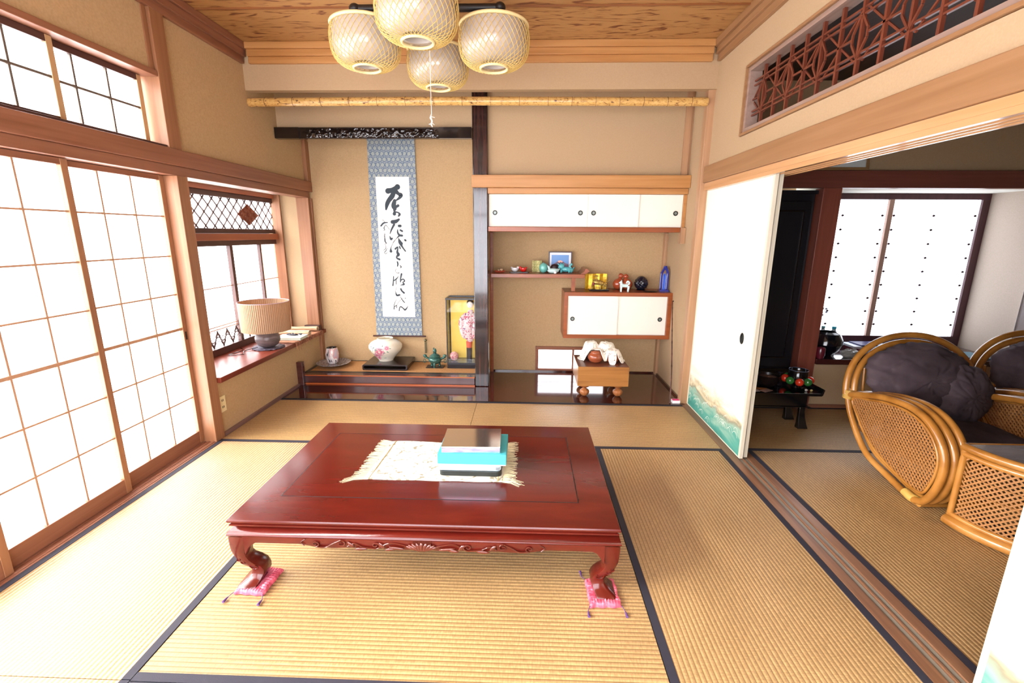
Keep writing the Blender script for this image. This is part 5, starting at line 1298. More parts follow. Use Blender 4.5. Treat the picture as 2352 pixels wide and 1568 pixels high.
    for j in range(nv+1):
        t = j/nv; th = PI*(0.12+0.87*t); rr = 0.066*math.sin(th)*(1-0.22*max(0, t-0.45)); zz = ZL+0.070-0.072*math.cos(th)*1.0
        rings.append([])
        for i in range(nu):
            a = 2*PI*i/nu; d = 1+0.06*math.sin(a*9+t*9)*math.sin(t*24)+0.07*mnoise.noise(Vector((math.cos(a)*4, math.sin(a)*4, t*9)))
            rings[-1].append((cx+rr*d*math.cos(a), cy+rr*d*math.sin(a), zz))
    m = MB(); m.loft(rings); m.build('body', plain('blue_black_glaze', '#171c2c', 0.12, coat=0.6), r, smooth=70)
    m = MB(); m.lathe([(0.045, ZL), (0.048, ZL+0.006), (0.035, ZL+0.010)], (cx, cy), 24); m.build('foot', BLACK, r)
    r = thing('saucer', 'flat dark oval plate lying near the front of the floating cabinet', 'plate', (1.21, 4.60, ZL), G2)
    m = MB(); m.lathe([(0.001, ZL), (0.055, ZL), (0.076, ZL+0.006), (0.074, ZL+0.008), (0.05, ZL+0.005), (0.001, ZL+0.004)], (1.225, 4.60), 30, sx=1.0, sy=0.55); m.build('body', plain('dark_iron', '#231f1c', 0.3), r, smooth=60)
    r = thing('glass_arch', 'cobalt blue glass arch ornament on the right end of the floating cabinet', 'glass ornament', (1.365, 4.66, ZL), G2)
    cb = plain('cobalt_glass', '#1c2a8c', 0.06, coat=0.8); cb2 = plain('bright_blue_glass', '#2f62d8', 0.05, coat=0.8); x, y = 1.372, 4.66
    m = MB(); m.loft([[(x-0.052, y-0.050, ZL+0.0003), (x+0.040, y-0.075, ZL+0.0003), (x+0.044, y+0.045, ZL+0.0003), (x-0.046, y+0.055, ZL+0.0003)], [(x-0.046, y-0.044, ZL+0.02), (x+0.034, y-0.066, ZL+0.02), (x+0.038, y+0.038, ZL+0.02), (x-0.040, y+0.048, ZL+0.02)]]); m.build('base', cb, r, bevel=0.002)
    m = MB(); z = ZL+0.0203
    m.bar((x-0.028, y+0.02, z), (x-0.026, y+0.02, z+0.165), 0.020, 0.022, up=(0, 1, 0)); m.bar((x+0.020, y-0.03, z), (x+0.022, y-0.03, z+0.165), 0.020, 0.022, up=(0, 1, 0))
    m.bar((x-0.026, y+0.02, z+0.155), (x, y-0.005, z+0.228), 0.022, 0.026, up=(0, 1, 0)); m.bar((x+0.022, y-0.03, z+0.155), (x+0.002, y-0.008, z+0.228), 0.022, 0.026, up=(0, 1, 0))
    m.build('arch', cb, r, bevel=0.004)
    m = MB(); m.prism([(x-0.016, z), (x+0.012, z), (x+0.012, z+0.13), (x, z+0.16), (x-0.016, z+0.14)], 'Y', y-0.012, y+0.006); m.build('glass_pane', cb2, r, bevel=0.002)
figurines()

# ================================================================== GO BOARD CORNER
def go_board():
    x0, x1, y0, y1, zb, zt = 0.476, 0.938, 4.025, 4.455, 0.121, 0.305
    r = thing('go_board', 'thick wooden go board on turned feet on the lacquered alcove floor', 'go board', ((x0+x1)/2, (y0+y1)/2, 0.003))
    m = MB(); m.box(x0, x1, y0, y1, zb, zt); m.build('block', mixramp('go_board_wood', ['#8e5c2c', '#a06c36', '#b07a40'], 0.35, (1.3, 1.3, 26), 1.0, 6, 0.8), r, bevel=0.003)
    m = MB(); m.box(x0+0.004, x1-0.004, y0+0.004, y1-0.004, zt+0.0001, zt+0.0009); m.build('top_face', mixramp('go_board_top', ['#5e3426', '#6c3e2c'], 0.3, (2, 14, 1), 1, 5), r)
    lw = plain('turned_foot_wood', '#a8683a', 0.35)
    for x, y in ((0.553, 4.105), (0.860, 4.105), (0.553, 4.375), (0.860, 4.375)):
        n = 32; rings = []
        for rr, z in ((0.046, zb-0.0005), (0.046, 0.108), (0.038, 0.095), (0.016, 0.082), (0.015, 0.077), (0.026, 0.072), (0.043, 0.058), (0.046, 0.045), (0.041, 0.028), (0.028, 0.012), (0.014, 0.0035)):
            rings.append([(x+rr*(1-0.10*abs(math.cos(4*2*PI*j/n))**6*(rr > 0.02))*math.cos(2*PI*j/n), y+rr*(1-0.10*abs(math.cos(4*2*PI*j/n))**6*(rr > 0.02))*math.sin(2*PI*j/n), z) for j in range(n)])
        m = MB(); m.loft(rings); m.build('foot', lw, r, smooth=50)
    zt += 0.001
    bw = mixramp('bowl_wood', ['#8a4428', '#9c5234', '#a85e3e'], 0.2, (4, 4, 20), 1, 5, coat=0.4)
    for k, (cx, cy, lb) in enumerate(((0.655, 4.195, 'round brown wooden stone bowl on the left of the go board'), (0.812, 4.205, 'round brown wooden stone bowl on the right of the go board, half under lace'))):
        b = thing('stone_bowl', lb, 'bowl', (cx, cy, zt), 'lidded bowls on the go board')
        m = MB(); m.lathe([(0.001, zt), (0.040, zt), (0.060, zt+0.015), (0.073, zt+0.042), (0.070, zt+0.068), (0.054, zt+0.088), (0.050, zt+0.090), (0.001, zt+0.088)], (cx, cy), 36); m.build('bowl', bw, b, smooth=60)
        m = MB(); m.lathe([(0.050, zt+0.0905), (0.048, zt+0.102), (0.030, zt+0.109), (0.001, zt+0.111)], (cx, cy), 32); m.build('lid', bw, b, smooth=60)
    b = thing('round_jar', 'dark blue rounded jar under the lace behind the left bowl', 'jar', (0.628, 4.34, zt))
    m = MB(); m.lathe([(0.001, zt), (0.04, zt), (0.062, zt+0.04), (0.066, zt+0.085), (0.052, zt+0.13), (0.02, zt+0.15), (0.001, zt+0.152)], (0.628, 4.345), 28); m.build('body', plain('navy_glaze', '#2c3a50', 0.2, coat=0.3), b, smooth=60)
    # lace cloth
    lace = bpy.data.materials.new('lace'); lace.use_nodes = True; nt = lace.node_tree; bs = nt.nodes['Principled BSDF']
    bs.inputs['Base Color'].default_value = lin('#f1ede2'); bs.inputs['Roughness'].default_value = 0.85
    tc = nt.nodes.new('ShaderNodeTexCoord'); vo = nt.nodes.new('ShaderNodeTexVoronoi'); vo.feature = 'DISTANCE_TO_EDGE'; vo.inputs['Scale'].default_value = 95
    nt.links.new(tc.outputs['Object'], vo.inputs['Vector']); cr = nt.nodes.new('ShaderNodeMath'); cr.operation = 'LESS_THAN'; cr.inputs[1].default_value = 0.24
    no = nt.nodes.new('ShaderNodeTexNoise'); no.inputs['Scale'].default_value = 26; nt.links.new(tc.outputs['Object'], no.inputs['Vector'])
    g2 = nt.nodes.new('ShaderNodeMath'); g2.operation = 'GREATER_THAN'; g2.inputs[1].default_value = 0.47; nt.links.new(no.outputs['Fac'], g2.inputs[0])
    nt.links.new(vo.outputs['Distance'], cr.inputs[0]); mxm = nt.nodes.new('ShaderNodeMath'); mxm.operation = 'MAXIMUM'; nt.links.new(cr.outputs[0], mxm.inputs[0]); nt.links.new(g2.outputs[0], mxm.inputs[1])
    nt.links.new(mxm.outputs[0], bs.inputs['Alpha'])
    solid = plain('lace_edging', '#f6f3ea', 0.85)
    def hgt(x, y):
        h = zt+0.004
        for (cx, cy, R, H) in ((0.655, 4.195, 0.078, 0.117), (0.812, 4.205, 0.078, 0.117), (0.628, 4.345, 0.074, 0.158), (0.775, 4.33, 0.085, 0.150)):
            d = math.hypot(x-cx, y-cy)/R
            if d < 1.45: h = max(h, zt+0.004+H*max(0, 1-max(0, d-0.62)**1.5*1.5))
        return h
    def doily(cx, cy, R, npet, ph, sx=1.0, sy=1.0):
        nu, nv = npet*8, 12; vs = []
        for j in range(nv+1):
            for i in range(nu):
                a = 2*PI*i/nu+ph; rr = R*(j/nv)*(0.66+0.34*abs(math.cos(npet*a/2))**0.6)
                x, y = cx+sx*rr*math.cos(a), cy+sy*rr*math.sin(a)
                x2, y2 = min(0.936, max(0.50, x)), max(4.055, y)
                vs.append((x2, y2, hgt(x2, y2)+0.004*math.sin(a*5+j)+0.002))
        fs = []
        for j in range(nv):
            for i in range(nu): fs.append((j*nu+i, j*nu+(i+1) % nu, (j+1)*nu+(i+1) % nu, (j+1)*nu+i))
        ed = [Vector(vs[nv*nu+i]) for i in range(nu)]
        return vs, fs, ed
    b = thing('lace_cloth', 'white crocheted lace cloths draped over the bowls on the go board', 'lace cloth', (0.73, 4.28, zt))
    m = MB(); e = MB()
    for a in ((0.635, 4.30, 0.135, 6, 0.3, 1.0, 1.0), (0.80, 4.245, 0.155, 8, 0.1, 0.9, 1.0)):
        vs, fs, ed = doily(*a); m.add(vs, fs); e.tube(ed, 0.003, 6, closed=True)
    m.build('lace', lace, b, smooth=80); e.build('scalloped_edge', solid, b, smooth=80)
go_board()
r = thing('cane', 'thin dark bamboo cane leaning on the right alcove wall', 'cane', (1.296, 3.935, 0.003))
pts = []; rs = []
for k in range(61):
    t = k/60; pts.append((1.298+0.108*t+0.004*math.sin(t*5), 3.935+0.50*t, 0.004+0.845*t)); rs.append(0.0065-0.002*t+0.0016*(k % 7 == 0))
m = MB(); m.tube(pts, rs, 8); m.build('shaft', mixramp('dark_bamboo', ['#2c1614', '#4c2a24', '#6a463a'], 0.35, (20, 20, 9), 1, 3), r, smooth=70)
m = MB(); m.ball((1.406, 4.437, 0.852), 0.007, 8, 6); m.build('tip', BLACKLINE, r)
r = thing('small_box', 'small pink and white box on the alcove floor beside the cane', 'box', (1.35, 3.96, 0.003))
m = MB(); m.box(1.318, 1.386, 3.935, 3.99, 0.0032, 0.028); m.build('body', plain('white_card', '#f0eef2', 0.5), r, bevel=0.001)
m = MB(); m.box(1.322, 1.382, 3.94, 3.985, 0.0282, 0.0288); m.build('pink_top', plain('hot_pink_print', '#e83a8a', 0.5), r)
r = thing('wall_outlet', 'cream wall outlet low on the wall next to the bay post', 'outlet', (-2.236, 3.14, 0.23))
m = MB(); m.box(-2.2395, -2.231, 3.105, 3.175, 0.175, 0.295); m.build('plate', plain('cream_plastic', '#dfd0a4', 0.4), r, bevel=0.002)
m = MB()
for z in (0.205, 0.255): m.box(-2.2312, -2.2302, 3.130, 3.136, z, z+0.016); m.box(-2.2312, -2.2302, 3.144, 3.150, z, z+0.016)
m.build('sockets', BLACKLINE, r)

# ================================================================== BAY SILL
ZB = 0.4532
def sill_things():
    r = thing('coaster', 'dark frilled round mat under the lamp on the bay sill', 'coaster', (-2.335, 3.99, ZB))
    m = MB(); n = 72
    m.loft([[(-2.335+rr*(1+0.03*math.sin(18*2*PI*j/n))*math.cos(2*PI*j/n), 3.99+rr*math.sin(2*PI*j/n), ZB+z+0.003*math.sin(18*2*PI*j/n)*(rr > 0.1)) for j in range(n)] for rr, z in ((0.01, 0.006), (0.09, 0.006), (0.118, 0.010), (0.135, 0.005))], caps=True)
    m.build('body', mixramp('dark_frill', ['#2a2230', '#4e4656', '#6a6272'], 0.6, (40, 40, 1), 1, 3), r, smooth=70)
    r = thing('table_lamp', 'round stoneware table lamp with pleated drum shade on the bay sill', 'table lamp', (-2.335, 3.99, ZB+0.012))
    z = ZB+0.0145
    m = MB(); m.lathe([(0.001, z), (0.055, z), (0.085, z+0.02), (0.103, z+0.055), (0.104, z+0.085), (0.088, z+0.125), (0.055, z+0.15), (0.03, z+0.158), (0.001, z+0.158)], (-2.335, 3.99), 40)
    m.build('base', mixramp('grey_stoneware', ['#4a3c3c', '#5e5050', '#746868'], 0.35, (1, 1, 5), 12, 5), r, smooth=70)
    m = MB(); m.tube([(-2.335, 3.99, z+0.155), (-2.335, 3.99, z+0.25)], 0.012, 10); m.build('stem', METALB, r)
    n = 160; R1, R2 = 0.198, 0.205; z0, z1 = z+0.148, z+0.405
    ro = lambda R, z: [(-2.335+(R+(0.003 if j % 2 else 0))*math.cos(2*PI*j/n), 3.99+(R+(0.003 if j % 2 else 0))*math.sin(2*PI*j/n), z+(0.002 if j % 2 else 0)) for j in range(n)]
    m = MB(); m.loft([ro(R1, z0), ro(R2, z1), ro(R2-0.003, z1-0.001), ro(R1-0.003, z0+0.001)], closed=True)
    sh = bpy.data.materials.new('shade_cloth'); sh.use_nodes = True; nt = sh.node_tree; bs = nt.nodes['Principled BSDF']
    bs.inputs['Base Color'].default_value = lin('#b8987a'); bs.inputs['Roughness'].default_value = 0.8
    tr = nt.nodes.new('ShaderNodeBsdfTranslucent'); tr.inputs[0].default_value = lin('#b48e6c'); mx = nt.nodes.new('ShaderNodeMixShader'); mx.inputs[0].default_value = 0.35
    nt.links.new(bs.outputs[0], mx.inputs[1]); nt.links.new(tr.outputs[0], mx.inputs[2]); nt.links.new(mx.outputs[0], nt.nodes['Material Output'].inputs[0])
    s = m.build('lamp_shade', sh, r)
    m = MB(); m.tube([(-2.335+(R2+0.001)*math.cos(2*PI*j/60), 3.99+(R2+0.001)*math.sin(2*PI*j/60), z1+0.002) for j in range(60)], 0.003, 6, closed=True); m.build('shade_rim', plain('lilac_rim', '#b89ca8', 0.6), s)
    m = MB(); m.tube(smooth_path([(-2.40, 3.93, ZB+0.016), (-2.47, 3.84, ZB+0.004), (-2.42, 3.74, ZB+0.004), (-2.52, 3.70, ZB+0.004), (-2.50, 3.86, ZB+0.004), (-2.57, 3.95, ZB+0.004)], 8), 0.0028, 6); m.build('cord', BLACK, r)
    r = thing('straw_mat', 'frayed brown raffia mat hanging over the edge of the bay sill', 'mat', (-2.27, 4.50, ZB))
    raff = mixramp('raffia', ['#7a4a34', '#a06a4c', '#c09070'], 0.8, (30, 90, 10), 1, 4)
    m = MB(); m.sheet(lambda u, v: (-2.50+0.31*u, 4.17+0.60*v, ZB+0.0052+0.001*math.sin(v*40)), 14, 30, 0.003); m.build('weave', raff, r, smooth=70)
    m = MB(); rnd = random.Random(11)
    for k in range(80):
        y = 4.17+0.60*k/79; L = rnd.uniform(0.02, 0.055)*(1.5 if k < 10 else 1)
        m.tube([(-2.192, y, ZB+0.004), (-2.176, y+rnd.uniform(-.01, .01), ZB+0.001), (-2.174+rnd.uniform(0, .012), y+rnd.uniform(-.03, .03), ZB-L)], 0.0014, 4)
    m.build('fringe', raff, r)
    r = thing('book', 'pale green flat book lying on the raffia mat on the bay sill', 'book', (-2.30, 4.33, ZB+0.006))
    m = MB(); m.box(-2.42, -2.175, 4.255, 4.42, ZB+0.007, ZB+0.030, 0); m.box(-2.421, -2.174, 4.254, 4.421, ZB+0.0302, ZB+0.0325, 1); m.rot(0.04, (-2.3, 4.33, 0)); m.build('pages', [plain('pale_green_pages', '#c2cec0', 0.6), plain('white_cover', '#e6e8e4', 0.6)], r)
    r = thing('seed_pods', 'dark dried seed pods lying on the pale book', 'seed pods', (-2.27, 4.36, ZB+0.033))
    m = MB(); rnd = random.Random(2)
    m.ball((-2.30, 4.37, ZB+0.038), (0.055, 0.03, 0.0075), 12, 6)
    for k in range(16): m.ball((-2.36+rnd.random()*0.13, 4.35+rnd.random()*0.05, ZB+0.0385+rnd.random()*0.006), (0.012, 0.007, 0.006), 8, 6)
    m.build('pods', plain('dark_pods', '#23222e', 0.5), r, smooth=70)
    for (p0, p1, R, lb, sd) in (((-2.54, 4.49, 0.033), (-2.19, 4.50, 0.033), 0.030, 'nearer hollow roll of pale bark on the bay sill', 1), ((-2.54, 4.66, 0.036), (-2.20, 4.70, 0.036), 0.027, 'farther hollow roll of pale bark at the end of the bay sill', 2)):
        r = thing('bark_roll', lb, 'bark roll', ((p0[0]+p1[0])/2, (p0[1]+p1[1])/2, ZB+0.006), 'bark rolls on the bay sill')
        m = MB(); n = 26; out = []; inn = []
        for k in range(15):
            t = k/14; c = Vector(p0).lerp(Vector(p1), t)+Vector((0, 0, ZB))
            out.append([]); inn.append([])
            for j in range(n):
                a = 2*PI*j/n; w = 1+0.10*mnoise.noise(Vector((t*5, math.cos(a)*1.5+sd*9, math.sin(a)*1.5)))
                out[-1].append((c.x, c.y+R*w*math.cos(a), c.z-0.001+R*w*0.85*math.sin(a))); inn[-1].append((c.x, c.y+R*w*0.80*math.cos(a), c.z-0.001+R*0.68*w*math.sin(a)))
        m.loft(out+inn[::-1], closed=True); m.build('bark', mixramp('pale_bark', ['#7a6048', '#b09070', '#cdb492', '#8e7456'], 0.85, (5, 40, 40), 1, 6), r, smooth=60)
    r = thing('wood_block', 'dark wooden block at the far end of the bay sill', 'block', (-2.25, 4.82, ZB))
    m = MB(); m.box(-2.36, -2.2, 4.740, 4.785, ZB, ZB+0.06); m.build('body', wood('block_wood', ['#3a2018', '#4c2c22'], 'X', 0.5), r, bevel=0.003)
sill_things()

# ================================================================== NEXT ROOM FURNITURE
RAT = mixramp('rattan_pole', ['#9c6426', '#b67a34', '#c68c46'], 0.25, (6, 6, 6), 1.0, 4, coat=0.5)
RAT_W = plain('rattan_binding', '#c9a050', 0.35, bump=0.3, bscale=300)
CANE = plain('cane_strip', '#ad7844', 0.45)
CUSH = mixramp('brown_cushion_cloth', ['#413439', '#4b3d43', '#55474c'], 0.85, (1, 1, 1), 9, 5, bump=0.1)
def inside(poly, y, z):
    c = False; n = len(poly)
    for i in range(n):
        a, b = poly[i], poly[(i+1) % n]
        if (a[1] > z) != (b[1] > z) and y < (b[0]-a[0])*(z-a[1])/(b[1]-a[1])+a[0]: c = not c
    return c
def clip_bars(m, poly, x, sp, slopes, w=0.0075, th=0.004):
    ys = [p[0] for p in poly]; zs = [p[1] for p in poly]
    for q, (dy, dz) in enumerate(slopes):
        l = math.hypot(dy, dz); dy, dz = dy/l, dz/l; ny, nz = -dz, dy
        cy, cz = (min(ys)+max(ys))/2, (min(zs)+max(zs))/2
        D = 0.9; k = -60
        while k <= 60:
            oy, oz = cy+ny*sp*k, cz+nz*sp*k; run = None; N = 180
            for i in range(N+1):
                t = -D+2*D*i/N; y, z = oy+dy*t, oz+dz*t
                if inside(poly, y, z):
                    if run is None: run = (y, z)
                    last = (y, z)
                elif run is not None:
                    if math.hypot(last[0]-run[0], last[1]-run[1]) > 0.01:
                        xx = x+(q-0.5)*th*1.05
                        m.bar((xx, *run), (xx, *last), w, th, up=(1, 0, 0))
                    run = None
            k += 1
def rattan_chair():
    r = thing('rattan_chair', 'rattan armchair with brown cushions beside the altar table, nearer of the two', 'armchair', (2.62, 2.70, 0), 'rattan armchairs in the next room')
    arm = [(3.04, .423), (2.85, .482), (2.713, .512), (2.56, .522), (2.44, .498), (2.345, .435), (2.285, .340), (2.275, .235), (2.300, .125), (2.350, .045), (2.41, .024)]
    low = [(3.055, .423), (2.995, .302), (2.885, .175), (2.775, .098), (2.60, .056), (2.46, .026), (2.38, .022)]
    for side in (0, 1):
        sx = 1 if side == 0 else -1; xb = 2.20 if side == 0 else 3.035
        for k in range(3):
            x = xb+sx*0.047*k; e = 0.012*k
            pts = smooth_path([(x, y-e*0.5*(z > 0.05), z+e*0.35) for y, z in arm], 6)
            m = MB(); m.tube(pts, 0.0205, 12); m.build('arm_pole', RAT, r, smooth=80)
        for k in range(2):
            pts = smooth_path([(xb+sx*0.042*k, y-0.020*k, z+0.018*k) for y, z in low], 6)
            m = MB(); m.tube(pts, 0.0185, 12); m.build('base_pole', RAT, r, smooth=80)
        a2 = smooth_path([(xb, y, z) for y, z in [(3.0, .41), (2.85, .452), (2.713, .482), (2.57, .490), (2.46, .466), (2.375, .41), (2.32, .325), (2.312, .235), (2.335, .14), (2.37, .085), (2.47, .085), (2.60, .115), (2.72, .155), (2.83, .215), (2.93, .310)]], 4, closed=True)
        poly = [(p.y, p.z) for p in a2]
        m = MB(); m.tube(a2, 0.008, 8, closed=True); fr = m.build('panel_frame', RAT, r, smooth=80)
        m = MB(); clip_bars(m, poly, xb+sx*0.002, 0.0185, ((1, 0.9), (-0.45, 1)))
        m.tube([(xb-0.005, 2.98, 0.375), (xb-0.005, 2.325, 0.345)], 0.0022, 5)
        m.build('woven_panel', CANE, r)
        m = MB()
        m.tube([(xb-0.0, 3.045, 0.455), (xb-0.0, 3.05, 0.395)], 0.031, 12); m.build('joint_binding', RAT_W, r, smooth=80)
        m = MB(); m.tube([(xb, 2.47, 0.036), (xb, 2.42, 0.026), (xb+sx*0.02, 2.36, 0.026)], [0.024, 0.026, 0.023], 12); m.build('foot_binding', RAT_W, r, smooth=80)
    m = MB(); m.tube([(2.20, 2.37, 0.021), (3.035, 2.37, 0.021)], 0.0205, 12); m.build('front_bar', RAT, r, smooth=80)
    for k in range(2):
        hw, hh = 0.4325-0.047*k, 0.395-0.047*k
        pts = [(2.6175-hw*math.cos(a)*(1+0.03*math.sin(a)), 3.05+0.10*math.sin(a)-0.01*k, 0.423+hh*math.sin(a)**0.92) for a in [PI*i/40 for i in range(41)]]
        m = MB(); m.tube(pts, 0.0205, 12); m.build('back_hoop', RAT, r, smooth=80)
    m = MB()
    for k in range(9):
        x = 2.30+0.08*k; h = 0.42+0.33*math.sqrt(max(0, 1-((x-2.62)/0.38)**2)); m.tube([(x, 3.03, 0.20), (x, 3.08, h)], 0.009, 8)
    m.build('back_slats', RAT, r, smooth=80)
    m = MB(); m.box(2.26, 2.98, 2.42, 3.04, 0.185, 0.205); m.build('seat_deck', CANE, r, bevel=0.01)
    def pillow(c, s, seed, lean=0.0, k=0.055, ex=2.6):
        nu, nv = 84, 48; rings = []
        for j in range(nv+1):
            ph = -PI/2+PI*(0.01+0.98*j/nv); rings.append([])
            for i in range(nu):
                a = 2*PI*i/nu
                f = lambda v, e: math.copysign(abs(v)**(2/e), v)
                dx, dy, dz = f(math.cos(ph), ex)*f(math.cos(a), ex), f(math.sin(ph), ex), f(math.cos(ph), ex)*f(math.sin(a), ex)
                n = mnoise.noise(Vector((dx*2.2+seed, dz*2.6, dy*1.4)))
                wr = abs(mnoise.noise(Vector((dx*3.1+dz*2.0+seed*3, dz*3.0-dx*1.2, seed))))
                rad = math.hypot(dx, dz); ang = math.atan2(dz, dx)
                pl = 0.022*math.sin(ang*26+seed)*max(0, rad-0.75)*2.5
                d = 1+k*n-0.16*max(0, 0.10-wr)/0.10*0.45+pl
                x, y, z = dx*s[0]*d, dy*s[1]*d, dz*s[2]*d
                rings[-1].append((c[0]+x, c[1]+y+lean*z, c[2]+z))
        m = MB(); m.loft(rings); return m
    pillow((2.565, 2.955, 0.585), (0.325, 0.105, 0.205), 1.3, 0.25, 0.10, 2.15).build('back_cushion', CUSH, r, smooth=179)
    pillow((2.80, 2.90, 0.49), (0.175, 0.10, 0.185), 5.1, 0.2, 0.09, 2.1).build('side_cushion', CUSH, r, smooth=179)
    pillow((2.62, 2.68, 0.275), (0.325, 0.27, 0.065), 8.8, 0.0, 0.05, 3.6).build('seat_cushion', CUSH, r, smooth=179)
    return r
c1 = rattan_chair()
dup(c1, (2.62+0.905, 2.70+0.12, 0), 'rattan armchair with brown cushions at the right edge, farther from the altar table')
def rattan_table():
    cx, cy, R = 2.625, 2.222, 0.40
    r = thing('rattan_table', 'half-round rattan side table with grey wooden top in front of the nearer rattan chair', 'side table', (cx, cy-0.15, 0))
    A = [PI+PI*i/48 for i in range(49)]
    m = MB(); m.prism([(cx+(R-0.012)*math.cos(a), cy+(R-0.012)*math.sin(a)) for a in A], 'Z', 0.428, 0.452); m.build('top', mixramp('grey_wood_top', ['#5c5250', '#6b605c', '#7b706a'], 0.15, (1.4, 18, 1), 1, 5, coat=0.4), r, bevel=0.002)
    for z, rr, RR in ((0.437, 0.020, R), (0.400, 0.015, R-0.004), (0.028, 0.027, R+0.006), (0.062, 0.013, R-0.004)):
        m = MB(); m.tube([(cx+RR*math.cos(a), cy+RR*math.sin(a), z) for a in A], rr, 12); m.build('hoop', RAT, r, smooth=80)
    m = MB(); m.tube([(cx-R, cy, 0.437), (cx+R, cy, 0.437)], 0.018, 10); m.build('back_bar', RAT, r, smooth=80)
    for s in (-1, 1):
        m = MB(); m.tube([(cx+s*(R-0.006), cy-0.004, 0.04), (cx+s*(R-0.006), cy-0.004, 0.42)], 0.015, 10); m.build('corner_post', RAT, r, smooth=80)
    m = MB(); L = PI*R; z0, z1 = 0.07, 0.392; sp = 0.0275
    def P(s_, z, d): a = PI+s_/R; return (cx+(R-0.010+d)*math.cos(a), cy+(R-0.010+d)*math.sin(a), z)
    for slope, d in ((1.15, 0.002), (-1.15, -0.003)):
        s0 = -0.8
        while s0 < L+0.8:
            H = z1-z0; pts = []
            for i in range(13):
                t = i/12; s_ = s0+slope*0.3*t*1.0
                if 0.01 < s_ < L-0.01: pts.append(P(s_, z0+H*t, d))
            if len(pts) > 1:
                for a, b in zip(pts[:-1], pts[1:]):
                    up = Vector(((a[0]+b[0])/2-cx, (a[1]+b[1])/2-cy, 0)); m.bar(a, b, 0.008, 0.0035, up=up)
            s0 += sp
    for z in (0.30, 0.225): m.tube([P(L*i/40, z, 0.006) for i in range(41)], 0.002, 5)
    m.build('woven_side', CANE, r)
rattan_table()
def altar():
    bk = plain('black_altar_lacquer', '#0d0b0e', 0.12, coat=0.5)
    r = thing('altar_cabinet', 'tall black panelled altar cabinet in the dark corner of the next room', 'cabinet', (1.95, 4.1, 0.0))
    m = MB(); m.box(1.60, 2.315, 3.95, 4.38, 0.003, 1.80); m.box(1.585, 2.322, 3.925, 4.38, 1.795, 1.825); m.build('body', plain('black_cabinet', '#14131a', 0.35), r, bevel=0.004)
    for a, b in ((1.63, 1.95), (1.965, 2.285)):
        m = MB(); m.box(a, b, 3.928, 3.949, 0.36, 1.74); d = m.build('door', plain('black_cabinet', '#14131a', 0.35), r, bevel=0.003)
        m = MB()
        for u in (a+0.05, b-0.062): m.box(u, u+0.012, 3.922, 3.928, 0.45, 1.66)
        m.box(a+0.05, b-0.05, 3.922, 3.928, 1.66, 1.672); m.box(a+0.05, b-0.05, 3.922, 3.928, 0.44, 0.452); m.build('moulding', bk, d, bevel=0.002)
    m = MB(); m.box(1.60, 2.315, 3.93, 3.949, 0.05, 0.34); m.build('drawer', bk, r, bevel=0.004)
    struct(B(1.52, 2.40, 4.40, 4.47, -0.05, 1.96).build('wall_altar_alcove', WALL2)); struct(B(1.50, 1.575, 3.93, 4.40, -0.05, 1.96).build('wall_altar_side', WALL2))
    # altar table
    r = thing('altar_table', 'low black lacquered altar table with curved legs and raised end', 'table', (1.97, 3.55, 0))
    x0, x1, y0, y1, zt = 1.64, 2.262, 3.395, 3.690, 0.300
    m = MB(); m.box(x0, x1, y0, y1, 0.278, zt); m.build('top', bk, r, bevel=0.003)
    m = MB(); m.prism([(x1-0.004, zt), (x1+0.004, zt-0.02), (x1+0.016, zt+0.028), (x1+0.008, zt+0.034)], 'Y', y0, y1); m.build('raised_end', bk, r, bevel=0.002)
    m = MB(); m.box(x0+0.03, x1-0.085, y0+0.035, y0+0.055, 0.185, 0.277); m.box(x0+0.03, x1-0.085, y1-0.055, y1-0.035, 0.185, 0.277); m.box(x1-0.105, x1-0.085, y0+0.055, y1-0.055, 0.185, 0.277); m.box(x0+0.02, x1-0.06, y0+0.025, y1-0.025, 0.176, 0.1845); m.build('apron', bk, r, bevel=0.002)
    for (x, y) in ((x1-0.11, y0+0.05), (x0+0.05, y0+0.05), (x1-0.11, y1-0.06), (x0+0.05, y1-0.06)):
        rings = []
        for z, o, w_ in ((0.176, 0, 0.022), (0.14, 0.000, 0.022), (0.09, 0.004, 0.026), (0.04, 0.012, 0.032), (0.0, 0.018, 0.040)):
            rings.append([(x+o-w_, y-w_*0.6, z), (x+o+w_, y-w_*0.6, z), (x+o+w_, y+w_*0.6, z), (x+o-w_, y+w_*0.6, z)])
        m = MB(); m.loft(rings); m.build('leg', bk, r, bevel=0.004, smooth=40)
    G = 'altar implements on the black table'
    z = zt+0.0005
    r = thing('offering_bowl', 'black footed bowl ringed with red and green balls on the altar table', 'bowl', (2.19, 3.60, z), G)
    x, y = 2.165, 3.575
    m = MB(); m.lathe([(0.001, z), (0.045, z), (0.040, z+0.012), (0.030, z+0.022), (0.055, z+0.040), (0.075, z+0.065), (0.070, z+0.095), (0.068, z+0.135), (0.066, z+0.137), (0.063, z+0.10), (0.001, z+0.06)], (x, y), 32); m.build('body', bk, r, smooth=60)
    m = MB(); m.tube([(x+0.068*math.cos(a*PI/20), y+0.068*math.sin(a*PI/20), z+0.1375) for a in range(40)], 0.0022, 6, closed=True); m.build('rim', plain('bluish_rim', '#7f90b0', 0.2, 0.5), r)
    for k in range(8):
        a = -PI/2-0.35+k*PI/4; m = MB(); m.ball((x+0.086*math.cos(a), y+0.086*math.sin(a), z+0.058), 0.0315, 14, 10)
        m.build('ball', plain('red_ball', '#c8341c', 0.2, coat=0.4) if k % 2 == 0 else plain('green_ball', '#2f6a30', 0.2, coat=0.4), r, smooth=80)
    r = thing('incense_bowl', 'wide dark bowl at the middle of the altar table', 'bowl', (1.93, 3.58, z), G)
